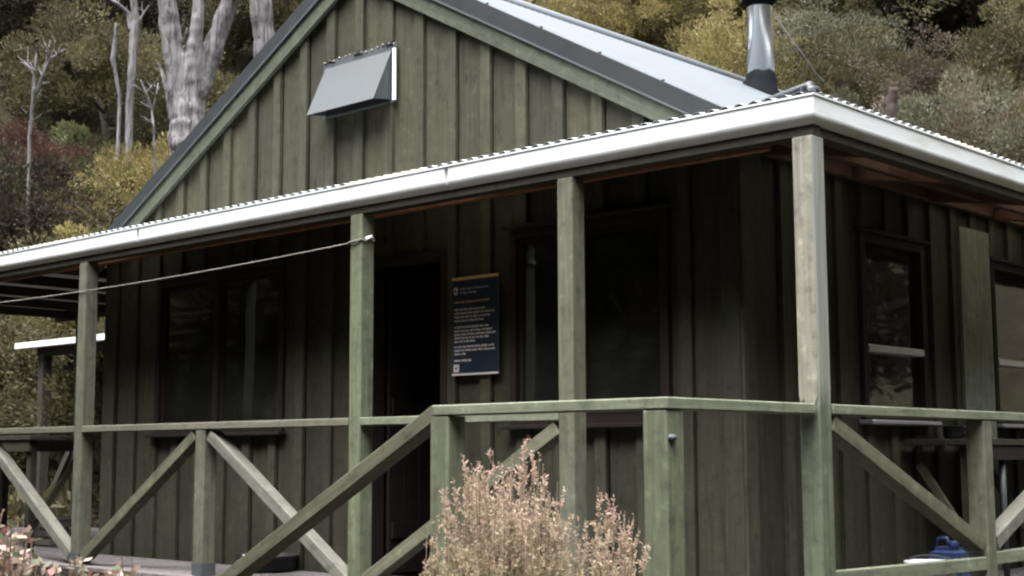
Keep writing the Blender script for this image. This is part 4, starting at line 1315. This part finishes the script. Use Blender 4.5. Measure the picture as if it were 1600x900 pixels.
# dead pale trees standing on the slope
def dead_tree(name, label, stems, D, seed=0, mat=None, flute=.16, group=None, fuse=0):
    """stems: lists of (px, py, half-width px); the first stem is the trunk and runs down into the ground"""
    mat = mat or M['bark']
    b = stems[0][0]
    p0 = at(b[0], b[1], D)
    gz = ground_z(p0.x, p0.y)
    t = empty(name, (p0.x, p0.y, gz)); tag(t, label, 'tree', group)
    FV, FF = [], []
    for i, st in enumerate(stems):
        pts, rad = [], []
        for (px, py, hw) in st:
            j = .012 * D * (0 if len(pts) == 0 else random.Random(seed + i * 7 + len(pts)).uniform(-.3, .3))
            pts.append(at(px, py, D + j + i * .06)); rad.append(hw * D / F_PX)
        if i == 0:
            pts.insert(0, Vector((pts[0].x, pts[0].y, min(gz - .3, pts[0].z - .5)))); rad.insert(0, rad[0] * 1.2)
        # subdivide for an uneven outline
        P2, R2 = [], []
        rn = random.Random(seed * 31 + i)
        for k_ in range(len(pts) - 1):
            m_ = 5
            for s_ in range(m_):
                tt_ = s_ / m_
                q_ = pts[k_].lerp(pts[k_ + 1], tt_)
                r_ = rad[k_] + (rad[k_ + 1] - rad[k_]) * tt_
                P2.append(q_ + Vector((rn.uniform(-1, 1), rn.uniform(-1, 1), 0)) * r_ * .10); R2.append(r_ * (1 if fuse else rn.uniform(.93, 1.07)))
        P2.append(pts[-1]); R2.append(rad[-1])
        if fuse:
            v_, f_ = tube_geo(P2, R2, 14, flute=.07, seed=seed + i, base=len(FV)); FV += v_; FF += f_
            continue
        tube('trunk' if i == 0 else 'limb', P2, R2, mat, t, n=14 if rad[0] * F_PX / D > 10 else 7, flute=flute, seed=seed + i)
    if fuse:
        o = mesh_obj('trunk', [p - rel(t) for p in FV], FF, mat, t, smooth=True)
        rm = o.modifiers.new('fuse', 'REMESH'); rm.mode = 'VOXEL'; rm.voxel_size = fuse; rm.use_smooth_shade = True
        sm_ = o.modifiers.new('smooth', 'SMOOTH'); sm_.iterations = 4; sm_.factor = .6
        tx = bpy.data.textures.new('bark_relief', 'CLOUDS'); tx.noise_scale = .22; tx.noise_depth = 3
        dm = o.modifiers.new('relief', 'DISPLACE'); dm.texture = tx; dm.strength = .05; dm.mid_level = .5
    return t
dead_tree('dead_tree', 'huge pale dead tree with three thick forked stems behind the gable', [
    [(293, 268, 29), (293, 225, 28), (295, 180, 27), (297, 140, 22), (302, 95, 14), (306, 50, 11), (310, 0, 9), (313, -60, 7)],
    [(283, 200, 12), (280, 140, 17), (271, 75, 17), (262, 10, 16), (252, -70, 14)],
    [(303, 205, 12), (310, 145, 18), (327, 90, 17), (347, 35, 15), (366, -15, 13), (382, -70, 10)],
    [(268, 190, 5), (261, 140, 5), (252, 110, 3.5), (246, 95, 2)],
    [(318, 120, 5), (324, 96, 4), (327, 84, 2.5)],
    [(286, 70, 3), (292, 50, 2.2), (294, 36, 1.4)]], 20.0, 3, fuse=.03)
dead_tree('dead_tree', 'stout pale dead trunk rising just behind the left gable slope', [
    [(418, 130, 18), (413, 60, 18), (406, 5, 17), (400, -60, 15)], [(402, 20, 6), (396, 4, 5), (392, -8, 3)]], 21.0, 5, fuse=.03)
dead_tree('dead_tree', 'slim pale dead tree with one crooked side branch up the slope', [
    [(203, 160, 6), (206, 110, 6.5), (209, 60, 7), (212, 30, 6.5), (208, 0, 5), (206, -50, 3.5)],
    [(206, 48, 5), (201, 22, 4), (184, 6, 3), (163, -8, 2)],
    [(213, 40, 3), (224, 22, 2), (233, 8, 1)]], 25.4, 7)
dead_tree('dead_snag', 'thin crooked pale snag beside the slim dead tree', [
    [(187, 150, 3), (181, 118, 3), (176, 92, 4), (179, 66, 3), (181, 36, 2)]], 25.4, 9)
dead_tree('bare_sapling', 'bare white sapling with forked twigs on the slope at far left', [
    [(45, 280, 3), (46, 215, 3), (51, 160, 2.7), (53, 135, 2.4)],
    [(52, 150, 3), (54, 110, 2.5), (57, 80, 1.5), (58, 70, 1)],
    [(54, 150, 2.5), (66, 118, 2.5), (78, 92, 2), (90, 85, 1.5), (102, 76, 1)],
    [(68, 112, 1.5), (74, 88, 1.2), (78, 62, .8)],
    [(54, 118, 1.5), (42, 102, 1.2), (28, 88, .8)],
    [(60, 140, 1.5), (68, 130, 1.3), (78, 129, .8)]], 21.6, 11)
dead_tree('bare_sapling', 'small bare leaning sapling in front of the huge dead tree', [
    [(242, 250, 2), (240, 200, 2), (237, 170, 2), (228, 145, 1.5), (220, 125, 1)],
    [(238, 175, 1.2), (244, 150, 1), (247, 130, .7)], [(229, 148, 1), (218, 138, .8), (208, 132, .6)]], 19.2, 13)
def twigs(t_label, D, anchor, n_, seed, spread, reach):
    rn = random.Random(seed)
    t = [o for o in bpy.data.objects if o.get('label') == t_label][0]
    V, Fc = [], []
    for i in range(n_):
        ax_, ay_ = rn.choice(anchor)
        ang = math.radians(rn.uniform(-spread, spread)); L_ = reach * rn.uniform(.5, 1)
        x1_, y1_ = ax_ + math.sin(ang) * L_ * .6 + rn.uniform(-3, 3), ay_ - math.cos(ang) * L_ * .6
        x2_, y2_ = x1_ + math.sin(ang * 1.3) * L_ * .4 + rn.uniform(-5, 5), y1_ - math.cos(ang) * L_ * .4
        d_ = D + rn.uniform(-.4, .4)
        v_, f_ = tube_geo([at(ax_, ay_, D), at(x1_, y1_, d_), at(x2_, y2_, d_ + rn.uniform(-.2, .2))], [.0055, .0035, .002], 4, base=len(V)); V += v_; Fc += f_
    r = rel(t)
    mesh_obj('twigs', [p - r for p in V], Fc, M['bark'], t)
twigs('bare white sapling with forked twigs on the slope at far left', 21.6, [(54, 110), (57, 82), (66, 118), (78, 92), (90, 85), (74, 88), (42, 102), (30, 90), (51, 160), (48, 190), (47, 215)], 34, 4, 70, 36)
twigs('small bare leaning sapling in front of the huge dead tree', 19.2, [(240, 200), (237, 170), (228, 145), (244, 150)], 14, 5, 60, 30)
twigs('slim pale dead tree with one crooked side branch up the slope', 25.4, [(201, 22), (184, 6), (224, 22), (209, 60)], 10, 6, 70, 22)
dead_tree('broken_stump', 'reddish brown broken stump rising behind the side gutter', [
    [(1393, 230, 8.5), (1393, 190, 8), (1394, 160, 8), (1396, 136, 6.5)],
    [(1386, 165, 2), (1384, 150, 1.5), (1382, 139, 1)]], 14.5, 15, M['stump'])

# ------------------------------------------------------------------ plants close to the camera
def heath(name, label, D, px_c, py_top, half_px, n_stem, seed, cat='shrub'):
    rng = np.random.default_rng(seed)
    base = at(px_c, 800, D); gz = ground_z(base.x, base.y)
    e = empty(name, (base.x, base.y, gz)); tag(e, label, cat)
    fx = np.array([R_.x, R_.y, 0]); fx /= np.linalg.norm(fx); fy = np.array([DX, DY, 0])
    Hm = at(px_c, py_top, D).z - gz
    hw = half_px * D / F_PX
    V, Fc = [], []
    cs, ax, wd, ln, ti = [], [], [], [], []
    for i in range(n_stem):
        a = rng.uniform(0, 2 * math.pi); r = math.sqrt(rng.uniform(0, 1))
        tu, tv = math.cos(a) * r, math.sin(a) * r
        prof_ = 1 - .22 * abs(tu) ** 2.2 - .05 * abs(tv)
        h = Hm * prof_ * (rng.uniform(.74, .92) if rng.random() < .72 else rng.uniform(.92, 1.05))
        p0 = fx * tu * hw * .35 + fy * tv * hw * .35
        p3 = fx * tu * hw * .95 + fy * tv * hw * .95 + np.array([0, 0, h])
        bend = fx * rng.normal() * .035 + fy * rng.normal() * .035
        p1 = p0 + (p3 - p0) * .45 + bend + (fx * tu + fy * tv) * hw * .25
        def bez(t): return (1 - t) ** 2 * p0 + 2 * t * (1 - t) * p1 + t * t * p3
        P_ = [Vector(bez(t)) for t in (0, .35, .6, .8, 1.0)]
        v, f = tube_geo(P_, [.004, .003, .0025, .002, .001], 4, cap=False, base=len(V)); V += v; Fc += f
        tb = rng.uniform(.3, .8)
        # side sprays along the upper half, all carrying tiny upright leaves
        for k_ in range(14):
            t0 = rng.uniform(.40, .98)
            q0 = bez(t0); L_ = rng.uniform(.04, .13) * (1.25 - t0 * .6)
            an = rng.uniform(0, 6.28)
            dr = np.array([math.cos(an) * .45, math.sin(an) * .45, 1.0]) + np.array([0, 0, .5])
            dr /= np.linalg.norm(dr)
            m_ = 26
            s = rng.uniform(0, 1, m_)
            pts_ = q0 + dr * (s * L_)[:, None]
            dirs = rng.normal(size=(m_, 3)) + dr * 1.0
            cs.append(pts_); ax.append(dirs)
            wd.append(rng.uniform(.004, .008, m_)); ln.append(rng.uniform(.009, .02, m_))
            zrel = (pts_[:, 2] / Hm)
            ti.append(np.clip(tb * .45 + rng.normal(0, .11, m_) + .55 * np.clip((zrel - .70) / .3, 0, 1), 0, 1))
        m_ = 40
        s = rng.uniform(.8, 1.0, m_)
        pts_ = np.array([bez(t) for t in s])
        dirs = rng.normal(size=(m_, 3)) * .8 + np.array([0, 0, .9])
        cs.append(pts_); ax.append(dirs); wd.append(rng.uniform(.003, .006, m_)); ln.append(rng.uniform(.006, .014, m_))
        ti.append(np.clip(.72 + rng.normal(0, .14, m_), 0, 1))
    me = leaf_mesh('foliage', np.concatenate(cs), np.concatenate(ax), np.concatenate(wd), np.concatenate(ln), np.concatenate(ti), M['heath'], seed)
    link(bpy.data.objects.new('foliage', me), e)
    mesh_obj('stems', V, Fc, M['stem'], e)
    return e
M['heath'] = leaf_mat('heath_leaf', [(.22, .20, .125), (.37, .325, .215), (.43, .335, .255), (.46, .305, .27)], trans=.45, obj_var=.03)
heath('heath_shrub', 'tall pinkish heath shrub in front of the landing rail', 4.55, 790, 708, 142, 310, 2)
heath('heath_shrub', 'shorter pinkish heath shrub beside the landing corner post', 4.75, 948, 784, 80, 120, 6)

def leafy(name, label, spots, D, seed, mat, leaf=(.018, .045), cat='plant'):
    rng = np.random.default_rng(seed)
    b0 = at(spots[0][0], spots[0][1], D); gz = ground_z(b0.x, b0.y)
    e = empty(name, (b0.x, b0.y, gz)); tag(e, label, cat)
    o = np.array(e.location)
    V, Fc, cs, ax = [], [], [], []
    for (px, py) in spots:
        tip = np.array(at(px, py, D + rng.uniform(-.25, .25)))
        base = np.array([b0.x + rng.uniform(-.12, .12), b0.y + rng.uniform(-.12, .12), gz])
        mid_ = (tip + base) / 2 + rng.normal(size=3) * np.array([.05, .05, 0])
        def bz(t): return (1 - t) ** 2 * base + 2 * t * (1 - t) * mid_ + t * t * tip
        v, f = tube_geo([Vector(bz(t) - o) for t in (0, .4, .7, 1)], [.006, .005, .004, .002], 5, cap=False, base=len(V)); V += v; Fc += f
        for k_ in range(34):
            t = rng.uniform(.45, 1.0)
            an = k_ * 2.4
            cs.append(bz(t) - o); ax.append([math.cos(an), math.sin(an), rng.uniform(.1, 1.1)])
    cs = np.array(cs); ax = np.array(ax); n = len(cs)
    me = leaf_mesh('foliage', cs, ax, rng.uniform(leaf[0] * .7, leaf[0] * 1.2, n), rng.uniform(leaf[1] * .7, leaf[1] * 1.25, n), rng.uniform(0, 1, n), mat, seed)
    link(bpy.data.objects.new('foliage', me), e)
    mesh_obj('stems', V, Fc, M['stem'], e)
M['pinkleaf'] = leaf_mat('pale_pink_leaf', [(.10, .13, .07), (.22, .20, .14), (.34, .26, .21), (.40, .28, .24), (.26, .09, .085)], trans=.3, obj_var=.05)
rs = random.Random(3)
leafy('leafy_shrub', 'pale pink and green leafy shrub at the bottom left corner', [(rs.uniform(-70, 60), rs.uniform(830, 920)) for _ in range(44)] + [(28, 815), (5, 795), (-20, 785), (50, 845), (12, 835), (20, 822)], 4.2, 8, M['pinkleaf'], leaf=(.02, .05))
leafy('leafy_shrub', 'low pink tipped leafy sprigs below the far veranda post', [(rs.uniform(60, 150), rs.uniform(872, 930)) for _ in range(34)], 4.3, 9, M['pinkleaf'], leaf=(.02, .046))
leafy('leafy_shrub', 'small pink leaf sprigs between the far post and short rail post', [(rs.uniform(168, 216), rs.uniform(882, 930)) for _ in range(14)] + [(205, 872), (190, 868)], 4.5, 12, M['pinkleaf'], leaf=(.02, .044))

def grass(name, label, px, D, seed, n=70, h=(.25, .7)):
    rng = np.random.default_rng(seed)
    b = at(px, 900, D); gz = ground_z(b.x, b.y)
    e = empty(name, (b.x, b.y, gz)); tag(e, label, 'grass')
    V, Fc = [], []
    for i in range(n):
        a = rng.uniform(0, 6.28); H_b = rng.uniform(*h); lean = rng.uniform(.05, .35)
        p = Vector((rng.normal() * .12, rng.normal() * .12, 0)); d = Vector((math.cos(a), math.sin(a), 0)); s = Vector((-d.y, d.x, 0)) * .004
        pts_ = [p, p + d * lean * .3 * H_b + Vector((0, 0, H_b * .6)), p + d * lean * H_b + Vector((0, 0, H_b))]
        b0 = len(V)
        V += [pts_[0] - s, pts_[0] + s, pts_[1] + s * .8, pts_[1] - s * .8, pts_[2]]
        Fc += [(b0, b0 + 1, b0 + 2, b0 + 3), (b0 + 3, b0 + 2, b0 + 4)]
    mesh_obj('blades', V, Fc, M['straw'], e)
M['straw'] = plain('dry_grass', (.24, .20, .12), .9, .3, 20)
grass('grass_tuft', 'dry grass tuft beside the side veranda rail at bottom right', 1582, 7.1, 3, 110, (.5, .95))
grass('grass_tuft', 'second dry grass tuft under the side veranda bottom rail', 1535, 6.9, 4, 60, (.4, .83))
